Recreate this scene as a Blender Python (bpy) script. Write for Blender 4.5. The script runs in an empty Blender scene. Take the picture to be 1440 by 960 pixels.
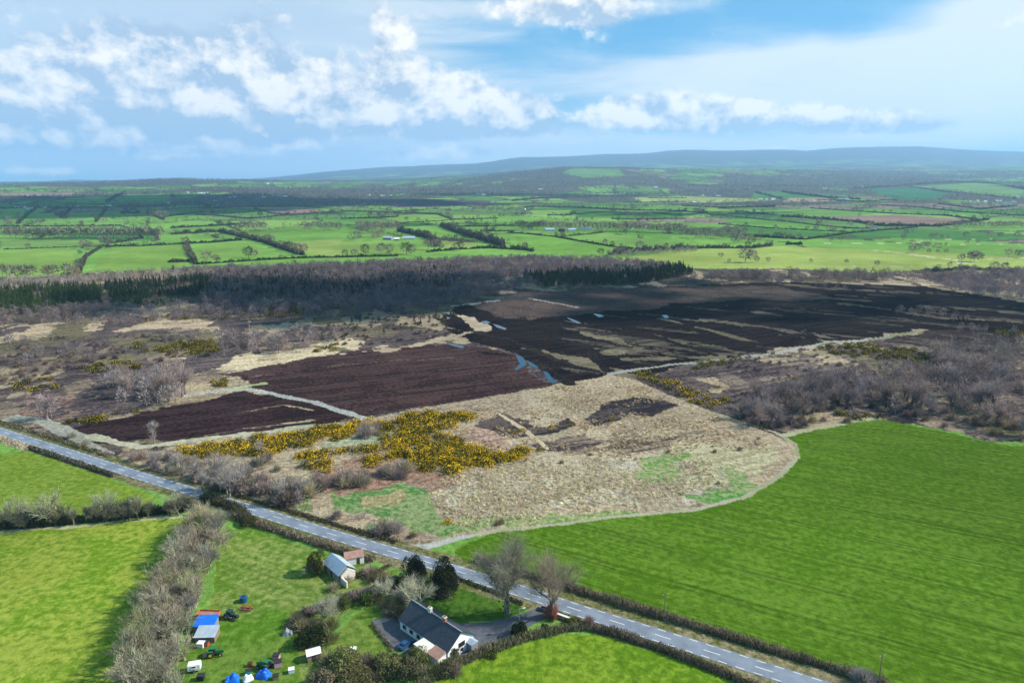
import bpy, math, random
import numpy as np
from mathutils import Vector, Matrix
R = math.radians
scn = bpy.context.scene
COL = scn.collection

# ------------------------------------------------------------------ camera, light, sky, exposure
CAM_H = 110.0
FPX = 960.0
PITCH = math.atan(224 / FPX)
SP, CP = math.sin(PITCH), math.cos(PITCH)
cam_d = bpy.data.cameras.new('camera'); cam_d.sensor_width = 36; cam_d.lens = 24
cam_d.clip_start = 1; cam_d.clip_end = 90000
cam = bpy.data.objects.new('camera', cam_d); COL.objects.link(cam)
cam.location = (0, 0, CAM_H); cam.rotation_euler = (R(90) - PITCH, 0, 0)
scn.camera = cam

SUN_EL = R(38); SUN_AZ = R(84)          # azimuth clockwise from +Y (view direction): almost straight from the right
SDIR = Vector((math.cos(SUN_EL) * math.sin(SUN_AZ), math.cos(SUN_EL) * math.cos(SUN_AZ), math.sin(SUN_EL)))
sun_d = bpy.data.lights.new('sun', 'SUN'); sun_d.energy = 5.0; sun_d.angle = R(0.5); sun_d.color = (1, 0.95, 0.86)
sun = bpy.data.objects.new('sun', sun_d); COL.objects.link(sun)
sun.rotation_euler = SDIR.to_track_quat('Z', 'Y').to_euler()
scn.view_settings.view_transform = 'Standard'; scn.view_settings.look = 'None'
scn.view_settings.gamma = 1; scn.view_settings.exposure = 0.62
scn.cycles.use_denoising = True
scn.cycles.max_bounces = 4; scn.cycles.diffuse_bounces = 2; scn.cycles.glossy_bounces = 2
scn.cycles.volume_bounces = 2; scn.cycles.transparent_max_bounces = 4
scn.cycles.caustics_reflective = False; scn.cycles.caustics_refractive = False


def pix_dir(px, py):
    cx = (px - 720) / FPX; cy = (480 - py) / FPX
    d = Vector((cx, CP + cy * SP, -SP + cy * CP)); d.normalize(); return d


world = bpy.data.worlds.new('World'); scn.world = world; world.use_nodes = True
wn = world.node_tree; wn.nodes.clear(); WL = wn.links


def nd(nt, t, **kw):
    n = nt.nodes.new(t)
    for k, v in kw.items():
        setattr(n, k, v)
    return n


def mth(nt, op, a, b=None, c=None, clamp=False):
    n = nt.nodes.new('ShaderNodeMath'); n.operation = op; n.use_clamp = clamp
    for i, v in enumerate((a, b, c)):
        if v is None: continue
        if isinstance(v, (int, float)): n.inputs[i].default_value = v
        else: nt.links.new(v, n.inputs[i])
    return n.outputs[0]


def mixc(nt, f, a, b, mode='MIX'):
    n = nt.nodes.new('ShaderNodeMix'); n.data_type = 'RGBA'; n.blend_type = mode
    for s, v in ((n.inputs[0], f), (n.inputs[6], a), (n.inputs[7], b)):
        if isinstance(v, (int, float)): s.default_value = v
        elif isinstance(v, tuple): s.default_value = (*v, 1)
        else: nt.links.new(v, s)
    return n.outputs[2]


def rampf(nt, x, a, b, lo=0., hi=1., smooth=True):
    n = nt.nodes.new('ShaderNodeMapRange'); n.interpolation_type = 'SMOOTHSTEP' if smooth else 'LINEAR'
    nt.links.new(x, n.inputs[0])
    for i, v in zip((1, 2, 3, 4), (a, b, lo, hi)): n.inputs[i].default_value = v
    return n.outputs[0]


def noise(nt, vec, scale, detail=5, rough=0.55, dist=0.0, lac=2.0):
    n = nt.nodes.new('ShaderNodeTexNoise'); n.noise_dimensions = '3D'
    n.inputs['Scale'].default_value = scale; n.inputs['Detail'].default_value = detail
    n.inputs['Roughness'].default_value = rough; n.inputs['Distortion'].default_value = dist
    n.inputs['Lacunarity'].default_value = lac
    nt.links.new(vec, n.inputs['Vector']); return n.outputs[0]


sky = nd(wn, 'ShaderNodeTexSky', sky_type='NISHITA', sun_disc=False)
sky.sun_elevation = SUN_EL; sky.sun_rotation = SUN_AZ; sky.air_density = 1.0; sky.dust_density = 0.3; sky.ozone_density = 2.0
sky.altitude = 110
tc = nd(wn, 'ShaderNodeTexCoord')
sep = nd(wn, 'ShaderNodeSeparateXYZ'); WL.new(tc.outputs['Generated'], sep.inputs[0])
az = mth(wn, 'ARCTAN2', sep.outputs[0], sep.outputs[1])
el = mth(wn, 'ARCSINE', sep.outputs[2])
cmb = nd(wn, 'ShaderNodeCombineXYZ'); WL.new(az, cmb.inputs[0]); WL.new(el, cmb.inputs[1])
AE = cmb.outputs[0]


def ae(px, py):
    d = pix_dir(px, py); return math.atan2(d.x, d.y), math.asin(d.z)


def gauss_sum(blobs, vec):
    """soft patches of cloud: (px, py, half-width px, half-height px, amount)"""
    tot = None
    for (px, py, sx, sy, amp) in blobs:
        u, v = ae(px, py)
        s = nd(wn, 'ShaderNodeVectorMath', operation='SUBTRACT'); WL.new(vec, s.inputs[0]); s.inputs[1].default_value = (u, v, 0)
        m = nd(wn, 'ShaderNodeVectorMath', operation='MULTIPLY'); WL.new(s.outputs[0], m.inputs[0])
        m.inputs[1].default_value = (FPX / sx, FPX / sy, 0)
        d = nd(wn, 'ShaderNodeVectorMath', operation='DOT_PRODUCT'); WL.new(m.outputs[0], d.inputs[0]); WL.new(m.outputs[0], d.inputs[1])
        e = mth(wn, 'EXPONENT', mth(wn, 'MULTIPLY', d.outputs['Value'], -1.0))
        tot = mth(wn, 'MULTIPLY_ADD', e, amp, tot if tot is not None else 0.0)
    return tot


def offs(dx, dy, sx=1., sy=1.):
    m = nd(wn, 'ShaderNodeMapping'); m.inputs['Location'].default_value = (dx, dy, 0); m.inputs['Scale'].default_value = (sx, sy, 1)
    WL.new(AE, m.inputs[0]); return m.outputs[0]


# heaped clouds
CUM = [(120, 108, 85, 42, .85), (215, 100, 40, 30, .4), (60, 120, 60, 30, .5), (345, 135, 95, 30, .8), (285, 120, 40, 22, .5), (455, 112, 60, 32, .7), (400, 150, 120, 30, .6), (546, 62, 19, 44, .95), (535, 22, 10, 12, .6), (570, 48, 14, 16, .5), (560, 108, 40, 30, .7),
       (620, 140, 60, 28, .8), (668, 122, 34, 18, .6), (735, 140, 40, 16, .6), (700, 165, 95, 24, .7), (600, 172, 80, 18, .6), (870, 160, 70, 18, .75), (940, 145, 46, 20, .7), (1040, 156, 70, 18, .75), (1000, 172, 140, 12, .5), (1150, 158, 60, 9, .6), (1270, 168, 60, 14, .55), (1200, 178, 90, 10, .4),
       (15, 172, 30, 7, .6), (30, 195, 55, 14, .75), (110, 188, 22, 10, .5), (160, 195, 42, 18, .8), (170, 165, 26, 8, .5), (230, 212, 50, 8, .5), (330, 206, 70, 12, .7), (380, 196, 30, 7, .5), (640, 214, 90, 8, .55), (560, 218, 60, 6, .4), (840, 14, 120, 22, .6), (760, 8, 60, 14, .4), (1440, 30, 40, 24, .5),
       (240, 60, 70, 22, .45), (340, 78, 60, 18, .4), (60, 240, 90, 6, .4), (1090, 208, 30, 5, .4), (250, 165, 280, 26, .5)]
f1 = noise(wn, offs(0, 0, 1, 1.3), 13.0, 9, .60, .10)
f2 = noise(wn, offs(-0.008, -0.020, 1, 1.3), 13.0, 9, .60, .10)
f3 = noise(wn, offs(3.1, 1.7, 1, 1.3), 40.0, 5, .6, .2)
fb1 = mth(wn, 'MULTIPLY_ADD', f3, .40, mth(wn, 'MULTIPLY', f1, .9))
gs = gauss_sum(CUM, AE)
BASE = [(330, 182, 200, 15, 1.0), (60, 160, 130, 14, .8), (200, 150, 90, 20, .5), (600, 186, 85, 13, 1.0), (730, 186, 90, 12, .8), (980, 184, 200, 9, .8), (60, 20, 330, 40, .8), (330, 30, 130, 26, .7), (840, 24, 110, 18, .7), (1290, 182, 110, 9, .6), (382, 197, 30, 7, 1.0), (500, 150, 50, 26, .4), (30, 210, 60, 7, .6), (200, 216, 90, 7, .5)]
bs = gauss_sum(BASE, AE)
ABOVE = rampf(wn, el, 0.30, 0.75, 0, .32)           # a few more clouds overhead, out of the picture
dens = mth(wn, 'ADD', mth(wn, 'MULTIPLY_ADD', bs, .30, mth(wn, 'ADD', mth(wn, 'MULTIPLY', gs, 1.38), ABOVE)), mth(wn, 'MULTIPLY_ADD', fb1, 2.3, -1.78))
cov = rampf(wn, dens, .02, .58)
lit = mth(wn, 'SUBTRACT', f1, f2)
shade = mth(wn, 'ADD', mth(wn, 'MULTIPLY', lit, 5.5), mth(wn, 'MULTIPLY_ADD', bs, -.80, .72))
shade = mth(wn, 'ADD', shade, mth(wn, 'MULTIPLY_ADD', f3, .9, -.45), clamp=True)
ccol = mixc(wn, shade, (4.7, 6.2, 8.2), (11.8, 11.5, 11.0))
# thin high veil
VEIL = [(1200, 108, 330, 40, 1.3), (1380, 120, 260, 50, .8), (980, 100, 170, 18, .5), (60, 25, 330, 55, 1.3), (250, 70, 330, 60, 1.0), (120, 170, 330, 60, 1.1), (420, 170, 200, 60, .9), (400, 60, 120, 40, .5),
        (900, 205, 560, 20, .8), (640, 215, 400, 16, .8), (1420, 20, 70, 40, .9), (500, 5, 260, 12, .5), (830, 12, 180, 16, .8), (250, 215, 330, 20, .9)]
fv = noise(wn, offs(5, 2, 1.0, 5.0), 4.2, 7, .6, .5)
vs = mth(wn, 'ADD', gauss_sum(VEIL, AE), mth(wn, 'MULTIPLY_ADD', fv, 1.5, -.85))
veil = rampf(wn, mth(wn, 'ADD', vs, mth(wn, 'MULTIPLY', ABOVE, 1.0)), .0, .9, 0, .9)
vcol = mixc(wn, rampf(wn, mth(wn, 'ADD', az, mth(wn, 'MULTIPLY_ADD', fv, 1.6, -.8)), -.45, .35), (6.1, 7.6, 9.3), (9.0, 9.8, 10.5))
skyc = mixc(wn, .6, mixc(wn, 1.0, sky.outputs[0], (.7, .95, 1.3), 'MULTIPLY'), (1.5, 5.7, 9.2))
c1 = mixc(wn, veil, skyc, vcol)
c2 = mixc(wn, cov, c1, ccol)
bg = nd(wn, 'ShaderNodeBackground'); bg.inputs[1].default_value = 0.068; WL.new(c2, bg.inputs[0])
wo = nd(wn, 'ShaderNodeOutputWorld'); WL.new(bg.outputs[0], wo.inputs[0])

# ------------------------------------------------------------------ terrain, projection
rng = np.random.default_rng(7)
random.seed(7)


def vnoise(x, y, seed=0):
    xi = np.floor(x).astype(np.int64); yi = np.floor(y).astype(np.int64); fx = x - xi; fy = y - yi
    fx = fx * fx * (3 - 2 * fx); fy = fy * fy * (3 - 2 * fy)

    def h(i, j):
        n = (i * 374761393 + j * 668265263 + seed * 974634777) & 0xffffffff
        n = ((n ^ (n >> 13)) * 1274126177) & 0xffffffff
        return ((n ^ (n >> 16)) & 0xffff) / 65535.0
    return (h(xi, yi) * (1 - fx) + h(xi + 1, yi) * fx) * (1 - fy) + (h(xi, yi + 1) * (1 - fx) + h(xi + 1, yi + 1) * fx) * fy


def fbm(x, y, o=4, seed=0):
    t = 0; a = .5; s = 0
    for k in range(o):
        t = t + a * vnoise(x * 2 ** k + 17.3 * k, y * 2 ** k - 9.1 * k, seed + k); s += a; a *= .55
    return t / s


def tab(pts):
    a = np.array(pts, float); return a[:, 0], a[:, 1]


def row_z(y, D):      # height that shows at image row y when standing D metres ahead
    t = (480 - np.asarray(y)) / FPX
    return CAM_H + D * (t * CP - SP) / (CP + t * SP)


K3 = tab([(-400, 289), (0, 287), (400, 289), (900, 289), (1440, 286)])
K5 = tab([(-400, 268), (0, 265), (120, 266), (300, 268), (500, 271), (700, 272), (900, 271), (1100, 270), (1300, 264), (1440, 262), (1800, 262)])
K7 = tab([(-400, 262), (0, 259), (110, 258), (180, 255), (240, 252), (330, 253), (400, 256), (480, 258), (560, 257), (640, 252), (720, 244), (790, 237), (870, 237), (960, 241), (1100, 246), (1250, 250), (1440, 250), (1800, 250)])
K9 = tab([(-400, 260), (0, 259), (400, 255), (560, 251), (700, 245), (800, 240), (1000, 235), (1440, 235), (1800, 236)])
KR = tab([(-400, 257), (0, 256), (60, 255), (110, 253), (180, 255), (330, 254), (380, 250), (430, 245), (480, 240), (540, 236), (600, 233), (670, 231), (700, 227), (735, 222), (790, 221), (850, 218), (900, 217), (960, 212), (1000, 213), (1100, 212), (1130, 214), (1200, 208), (1290, 207), (1330, 210), (1380, 213), (1440, 215), (1600, 218), (1800, 224)])


def terr(X, Y):
    X = np.asarray(X, float); Y = np.asarray(Y, float)
    D = np.maximum(Y, 1.0)
    s = np.clip(720 + FPX / CP * X / D, -400, 1800)
    kn = [0, 1800, 3200, 5000, 7500, 11500, 21000, 26000]
    hz = [0 * s, 0 * s, row_z(np.interp(s, *K3), 3200), row_z(np.interp(s, *K5), 5000), row_z(np.interp(s, *K7), 7500), row_z(np.interp(s, *K9), 11500), row_z(np.interp(s, *KR), 21000), 0 * s]
    z = np.zeros_like(s)
    for i in range(7):
        m = (D >= kn[i]) & (D < kn[i + 1])
        t = (D - kn[i]) / (kn[i + 1] - kn[i])
        t2 = t * t * (3 - 2 * t) if i in (5, 6) else t
        z = np.where(m, hz[i] * (1 - t2) + hz[i + 1] * t2, z)
    und = (fbm(X / 900, Y / 900, 3, 5) - .5) * np.clip((D - 2000) / 2500, 0, 1) * 26 * np.clip((26000 - D) / 5000, 0, 1) * (1 + np.clip((D - 9000) / 9000, 0, 1.6) * .8)
    z = np.where(D < 26000, z + und, 0)
    return np.maximum(z, 0.0)


def proj(X, Y, Z=0.0):
    zc = Y * CP - (Z - CAM_H) * SP; yc = Y * SP + (Z - CAM_H) * CP
    zc = np.where(zc < 1, 1, zc)
    return 720 + FPX * X / zc, 480 - FPX * yc / zc


_D = np.concatenate([np.arange(100, 2000, 4.0), np.arange(2000, 25500, 12.0)])


def G(px, py):
    """ground point seen at a pixel of the photograph"""
    d = pix_dir(px, py); d = d / d.y
    if d.z < 0 and CAM_H / -d.z < 1800:
        t = CAM_H / -d.z; return (d.x * t, t, 0.0)
    X = d.x * _D; Z = CAM_H + d.z * _D
    T = terr(X, _D); hit = np.nonzero(Z <= T)[0]
    i = hit[0] if len(hit) else len(_D) - 1
    return (float(X[i]), float(_D[i]), float(T[i]))


def GX(pts): return [G(*p) for p in pts]


# ------------------------------------------------------------------ materials
MATS = {}


def base_mat(name):
    m = bpy.data.materials.new(name); m.use_nodes = True; nt = m.node_tree
    b = nt.nodes['Principled BSDF']; MATS[name] = m; return m, nt, b


def simple(name, col, rough=.7, var=.25, scale=.6, metal=0., bump=0., spec=.3):
    m, nt, b = base_mat(name)
    t = nd(nt, 'ShaderNodeTexCoord'); n = noise(nt, t.outputs['Object'], scale, 5, .6)
    f = rampf(nt, n, .25, .75, 1 - var, 1 + var, False)
    v = nd(nt, 'ShaderNodeVectorMath', operation='SCALE'); v.inputs[0].default_value = col; nt.links.new(f, v.inputs['Scale'])
    nt.links.new(v.outputs[0], b.inputs['Base Color']); b.inputs['Roughness'].default_value = rough; b.inputs['Metallic'].default_value = metal
    b.inputs['Specular IOR Level'].default_value = spec
    if bump:
        bn = nd(nt, 'ShaderNodeBump'); bn.inputs['Strength'].default_value = bump; bn.inputs['Distance'].default_value = .1
        nt.links.new(n, bn.inputs['Height']); nt.links.new(bn.outputs[0], b.inputs['Normal'])
    return m


def veg_mat(name, var=.3, transl=.3):
    m, nt, b = base_mat(name)
    a = nd(nt, 'ShaderNodeAttribute', attribute_name='Col'); oi = nd(nt, 'ShaderNodeObjectInfo')
    g = nd(nt, 'ShaderNodeNewGeometry')
    n = noise(nt, g.outputs['Position'], .12, 4, .6)
    f = mth(nt, 'MULTIPLY', rampf(nt, n, .25, .75, 1 - var, 1 + var, False), rampf(nt, oi.outputs['Random'], 0, 1, .78, 1.22, False))
    v = nd(nt, 'ShaderNodeVectorMath', operation='SCALE'); nt.links.new(a.outputs[0], v.inputs[0]); nt.links.new(f, v.inputs['Scale'])
    nt.links.new(v.outputs[0], b.inputs['Base Color']); b.inputs['Roughness'].default_value = .95; b.inputs['Specular IOR Level'].default_value = .03
    if transl:
        tr = nd(nt, 'ShaderNodeBsdfTranslucent'); nt.links.new(v.outputs[0], tr.inputs[0])
        mx = nd(nt, 'ShaderNodeMixShader'); mx.inputs[0].default_value = transl
        nt.links.new(b.outputs[0], mx.inputs[1]); nt.links.new(tr.outputs[0], mx.inputs[2])
        nt.links.new(mx.outputs[0], nt.nodes['Material Output'].inputs[0])
    return m


VEG = veg_mat('foliage'); BARK = veg_mat('bark', .2, 0)

# ground: two colours per vertex broken up by procedural noise
GM, nt, b = base_mat('ground')
ca = nd(nt, 'ShaderNodeAttribute', attribute_name='Col'); cb = nd(nt, 'ShaderNodeAttribute', attribute_name='ColB')
pa = nd(nt, 'ShaderNodeAttribute', attribute_name='Par')        # x = bump, y = drill rows, z = streakiness
ps = nd(nt, 'ShaderNodeSeparateXYZ'); nt.links.new(pa.outputs[1], ps.inputs[0])
g = nd(nt, 'ShaderNodeNewGeometry'); P = g.outputs['Position']
nf = noise(nt, P, .45, 6, .68); nm = noise(nt, P, .045, 6, .62, .6); nl = noise(nt, P, .006, 3, .5)
def along(pa_, pb_, sx):
    a = G(*pa_); b_ = G(*pb_); an = math.atan2(b_[1] - a[1], b_[0] - a[0])
    q = nd(nt, 'ShaderNodeVectorRotate', rotation_type='Z_AXIS'); q.inputs['Angle'].default_value = -an; nt.links.new(P, q.inputs['Vector'])
    m = nd(nt, 'ShaderNodeMapping'); m.inputs['Scale'].default_value = (sx, 1, 1); nt.links.new(q.outputs[0], m.inputs[0]); return m


mp = along((657, 807), (1063, 936), .04)
nr = noise(nt, mp.outputs[0], .42, 4, .6)
mp2 = along((350, 530), (640, 500), .06)
ns = noise(nt, mp2.outputs[0], .22, 6, .65, .3)
mixn = mth(nt, 'ADD', mth(nt, 'MULTIPLY', nf, .55), mth(nt, 'MULTIPLY', nm, .45))
mixn = mth(nt, 'ADD', mixn, mth(nt, 'MULTIPLY', mth(nt, 'SUBTRACT', ns, .5), ps.outputs[2]))
mixn = mth(nt, 'ADD', mixn, mth(nt, 'MULTIPLY', mth(nt, 'SUBTRACT', nr, .5), mth(nt, 'MULTIPLY', ps.outputs[1], .35)))
fac = rampf(nt, mixn, .43, .57)
bc = mixc(nt, fac, ca.outputs[0], cb.outputs[0])
br = mth(nt, 'MULTIPLY', rampf(nt, nl, .3, .7, .80, 1.16), rampf(nt, nf, .25, .75, .62, 1.35, False))
tr_ = nd(nt, 'ShaderNodeSeparateXYZ'); nt.links.new(along((657, 807), (1063, 936), 1.0).outputs[0], tr_.inputs[0])
tw_ = mth(nt, 'ADD', tr_.outputs[1], mth(nt, 'MULTIPLY', nl, 14.0))
tm_ = mth(nt, 'ABSOLUTE', mth(nt, 'SUBTRACT', mth(nt, 'PINGPONG', tw_, 9.0), 1.1))
tram = mth(nt, 'MULTIPLY', rampf(nt, tm_, .2, .75, 1, 0), mth(nt, 'MULTIPLY', ps.outputs[1], rampf(nt, nm, .35, .6, .1, .30)))
br = mth(nt, 'MULTIPLY', br, mth(nt, 'SUBTRACT', 1.0, tram))
nq = noise(nt, along((657, 807), (1063, 936), .012).outputs[0], .9, 3, .5)
br = mth(nt, 'MULTIPLY', br, mth(nt, 'MULTIPLY_ADD', mth(nt, 'MULTIPLY', ps.outputs[1], mth(nt, 'SUBTRACT', rampf(nt, nq, .36, .64), .55)), .26, 1.0))
sv = nd(nt, 'ShaderNodeVectorMath', operation='SCALE'); nt.links.new(bc, sv.inputs[0]); nt.links.new(br, sv.inputs['Scale'])
nt.links.new(sv.outputs[0], b.inputs['Base Color']); b.inputs['Roughness'].default_value = 1; b.inputs['Specular IOR Level'].default_value = 0
bh = mth(nt, 'ADD', nf, mth(nt, 'MULTIPLY', mth(nt, 'MULTIPLY', nr, ps.outputs[1]), .8))
bn = nd(nt, 'ShaderNodeBump'); bn.inputs['Distance'].default_value = 1.6; nt.links.new(bh, bn.inputs['Height']); nt.links.new(ps.outputs[0], bn.inputs['Strength'])
nt.links.new(bn.outputs[0], b.inputs['Normal'])

simple('asphalt', (.165, .185, .22), .55, .42, .16, spec=.5); simple('paint', (.75, .74, .70), .6, .12, 1)
simple('gravel', (.085, .088, .10), .9, .3, .8, bump=.3); simple('white_wall', (.78, .76, .72), .8, .08, .5)
simple('cream', (.62, .58, .50), .8, .12, .6); simple('slate', (.034, .036, .046), .55, .45, 1.2, bump=.3, spec=.5)
simple('metal_roof', (.42, .48, .54), .45, .2, .8, .2); simple('rust_roof', (.30, .17, .13), .8, .35, .8)
simple('brick', (.40, .14, .09), .85, .3, 2); simple('glass', (.02, .025, .03), .12, .1, 1, spec=.8)
simple('stone', (.26, .23, .20), .9, .4, 1.4, bump=.4); simple('blue_tarp', (.01, .13, .62), .5, .2, .8)
simple('red_paint', (.48, .07, .03), .5, .25, 2); simple('orange_paint', (.60, .12, .03), .55, .3, 1.5)
simple('green_paint', (.03, .13, .04), .45, .2, 2); simple('dark_green_paint', (.02, .05, .05), .45, .3, 2)
simple('yellow_paint', (.65, .48, .03), .5, .1, 2); simple('rubber', (.025, .025, .025), .9, .2, 2)
simple('blue_car', (.02, .10, .22), .3, .1, 1, .3); simple('grey_metal', (.28, .29, .31), .5, .3, 1.5, .3)
simple('pink_plastic', (.60, .28, .36), .6, .2, 2); simple('teal_plastic', (.02, .32, .28), .5, .2, 2)
simple('wood', (.22, .16, .11), .85, .35, 1.5); simple('dark_wood', (.06, .045, .035), .9, .3, 1.5)
simple('white_plastic', (.72, .72, .72), .5, .1, 2); simple('hay', (.50, .40, .22), .95, .3, 2)
simple('cloud', (.85, .86, .88), 1, .05, .01)
WM, nt, b = base_mat('water'); b.inputs['Base Color'].default_value = (.012, .018, .025, 1); b.inputs['Roughness'].default_value = .06; b.inputs['Specular IOR Level'].default_value = .9
t_ = nd(nt, 'ShaderNodeTexCoord'); n_ = noise(nt, t_.outputs['Object'], .8, 3, .5); bb = nd(nt, 'ShaderNodeBump'); bb.inputs['Strength'].default_value = .05
nt.links.new(n_, bb.inputs['Height']); nt.links.new(bb.outputs[0], b.inputs['Normal'])


# ------------------------------------------------------------------ mesh helpers
def npmesh(name, V, F, mats, cols=None, face_mat=None, smooth=False):
    """V (n,3), F (m,3) or (m,4)"""
    V = np.asarray(V, np.float32); F = np.asarray(F, np.int32); k = F.shape[1]
    me = bpy.data.meshes.new(name)
    me.vertices.add(len(V)); me.vertices.foreach_set('co', V.ravel())
    me.loops.add(F.size); me.loops.foreach_set('vertex_index', F.ravel())
    me.polygons.add(len(F)); me.polygons.foreach_set('loop_start', np.arange(0, F.size, k, dtype=np.int32))
    me.polygons.foreach_set('loop_total', np.full(len(F), k, np.int32))
    for m in mats: me.materials.append(m)
    if face_mat is not None: me.polygons.foreach_set('material_index', np.asarray(face_mat, np.int32))
    me.polygons.foreach_set('use_smooth', np.full(len(F), smooth))
    for an, c in (cols or {}).items():
        a = me.attributes.new(an, 'FLOAT_COLOR', 'POINT')
        c4 = np.ones((len(V), 4), np.float32); c4[:, :3] = c; a.data.foreach_set('color', c4.ravel())
    me.update(calc_edges=True); return me


def tag(o, label=None, cat=None, group=None, kind=None):
    for k, v in (('label', label), ('category', cat), ('group', group), ('kind', kind)):
        if v: o[k] = v
    return o


def link(name, me, parent=None, loc=(0, 0, 0), rz=0., sc=None):
    o = bpy.data.objects.new(name, me); COL.objects.link(o); o.location = loc; o.rotation_euler = (0, 0, rz)
    if sc: o.scale = (sc, sc, sc) if isinstance(sc, (int, float)) else sc
    if parent: o.parent = parent
    return o


def inpoly(px, py, poly):
    poly = np.asarray(poly, float); ins = np.zeros(np.shape(px), bool)
    bb = (px >= poly[:, 0].min()) & (px <= poly[:, 0].max()) & (py >= poly[:, 1].min()) & (py <= poly[:, 1].max())
    if not bb.any(): return ins
    idx = np.nonzero(bb); x = px[idx]; y = py[idx]; r = np.zeros(len(x), bool); n = len(poly); j = n - 1
    for i in range(n):
        xi, yi = poly[i]; xj, yj = poly[j]
        if yi != yj:
            r ^= ((yi > y) != (yj > y)) & (x < (xj - xi) * (y - yi) / (yj - yi) + xi)
        j = i
    ins[idx] = r; return ins


def dline(X, Y, pts):
    """distance in metres to a world polyline"""
    d = np.full(np.shape(X), 1e9)
    for a, b2 in zip(pts[:-1], pts[1:]):
        ax, ay = a[0], a[1]; bx, by = b2[0] - ax, b2[1] - ay; L = bx * bx + by * by + 1e-9
        t = np.clip(((X - ax) * bx + (Y - ay) * by) / L, 0, 1)
        d = np.minimum(d, np.hypot(X - ax - t * bx, Y - ay - t * by))
    return d


# ------------------------------------------------------------------ road course
ROADPX = [(0, 606), (60, 625), (99, 637), (198, 669.5), (261, 688), (396, 729), (420, 737), (513, 765), (567, 780), (657, 807), (753, 837), (798, 853), (857, 871.5), (920, 891), (989, 913), (1063, 937), (1120, 955)]
rp = [np.array(G(*p)[:2]) for p in ROADPX]
rp = [rp[0] + (rp[0] - rp[2]) * 3] + rp + [rp[-1] + (rp[-1] - rp[-3]) * 2]


def chaikin(pts, n=3):
    for _ in range(n):
        q = [pts[0]]
        for a, b2 in zip(pts[:-1], pts[1:]): q += [a * .75 + b2 * .25, a * .25 + b2 * .75]
        pts = q + [pts[-1]]
    return pts


road_c = np.array(chaikin(rp, 3))


def resample(pts, step):
    pts = np.asarray(pts, float); d = np.r_[0, np.cumsum(np.linalg.norm(np.diff(pts, axis=0), axis=1))]
    n = max(2, int(d[-1] / step) + 1); s = np.linspace(0, d[-1], n)
    return np.stack([np.interp(s, d, pts[:, i]) for i in range(pts.shape[1])], 1)


road_c = resample(road_c, 3.0)
_t = np.gradient(road_c, axis=0); _t /= np.linalg.norm(_t, axis=1)[:, None]
for _ in range(3):
    _t[1:-1] = (_t[:-2] + _t[1:-1] + _t[2:]) / 3
road_n = np.stack([-_t[:, 1], _t[:, 0]], 1)

# ------------------------------------------------------------------ what grows where (polygons in photo pixels)
PLOT = [(160, 648), (300, 615), (500, 590), (700, 555), (870, 525), (985, 572), (1112, 621), (1123, 642), (1108, 662), (1038, 703), (860, 730), (704, 747), (566, 772), (400, 726), (280, 688)]
CROP = [(640, 772), (700, 746), (860, 729), (1000, 712), (1045, 700), (1110, 660), (1126, 640), (1112, 622), (1100, 612), (1170, 598), (1240, 589), (1420, 626), (2000, 636), (2400, 1400), (1440, 1080), (1180, 958), (1000, 893), (930, 868), (830, 838), (760, 815), (640, 782)]
PEAT1 = [(85, 607), (150, 590), (250, 568), (350, 549), (430, 563), (500, 584), (430, 598), (330, 610), (210, 622), (120, 618)]
PEAT2 = [(310, 526), (400, 509), (480, 495), (560, 488), (640, 484), (700, 492), (735, 508), (758, 530), (790, 546), (700, 556), (600, 572), (505, 583), (440, 566), (360, 543)]
PEAT3 = [(640, 432), (700, 420), (830, 405), (960, 402), (1100, 396), (1300, 403), (1440, 425), (2000, 470), (1430, 480), (1300, 462), (1240, 472), (1140, 484), (1000, 508), (880, 528), (800, 540), (745, 508), (700, 488), (650, 478), (620, 450)]
PEAT4 = [(1235, 478), (1340, 462), (1440, 476), (1440, 494), (1370, 496), (1290, 488)]
HEATH_L = [(-500, 450), (200, 455), (400, 452), (620, 430), (660, 470), (700, 492), (600, 488), (480, 495), (310, 526), (360, 545), (250, 568), (85, 607), (150, 640), (160, 648), (100, 636), (0, 604), (-500, 590)]
HEATH_R = [(875, 526), (1000, 508), (1140, 484), (1260, 476), (1440, 492), (2000, 500), (2000, 640), (1420, 624), (1240, 588), (1100, 612), (985, 574)]
BELT = [(-500, 400), (100, 388), (300, 378), (500, 372), (720, 362), (900, 366), (980, 378), (1100, 378), (1240, 384), (1300, 375), (2000, 384), (2000, 432), (1300, 404), (1100, 397), (960, 402), (830, 406), (640, 432), (400, 454), (200, 457), (-500, 452)]
BOGMEADOW = [(850, 366), (960, 351), (1100, 346), (1200, 330), (1300, 321), (2000, 325), (2000, 385), (1440, 388), (1300, 378), (1240, 384), (1100, 378), (980, 377)]
F1 = [(-200, 752), (0, 750), (140, 736), (250, 728), (275, 745), (262, 790), (235, 850), (210, 960), (200, 1300), (-400, 1300)]
F2 = [(-200, 640), (0, 640), (45, 633), (110, 655), (195, 686), (215, 700), (200, 720), (0, 738), (-200, 760)]
F3 = [(545, 985), (630, 942), (735, 903), (800, 888), (865, 893), (945, 920), (1022, 955), (1150, 1100), (600, 1300)]
YARDG = [(310, 745), (360, 742), (470, 785), (560, 800), (560, 845), (480, 860), (440, 960), (430, 1100), (240, 1100), (270, 900), (300, 830), (300, 790)]
LAWN = [(625, 808), (735, 846), (742, 858), (700, 874), (640, 874), (592, 848), (600, 830)]

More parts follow.
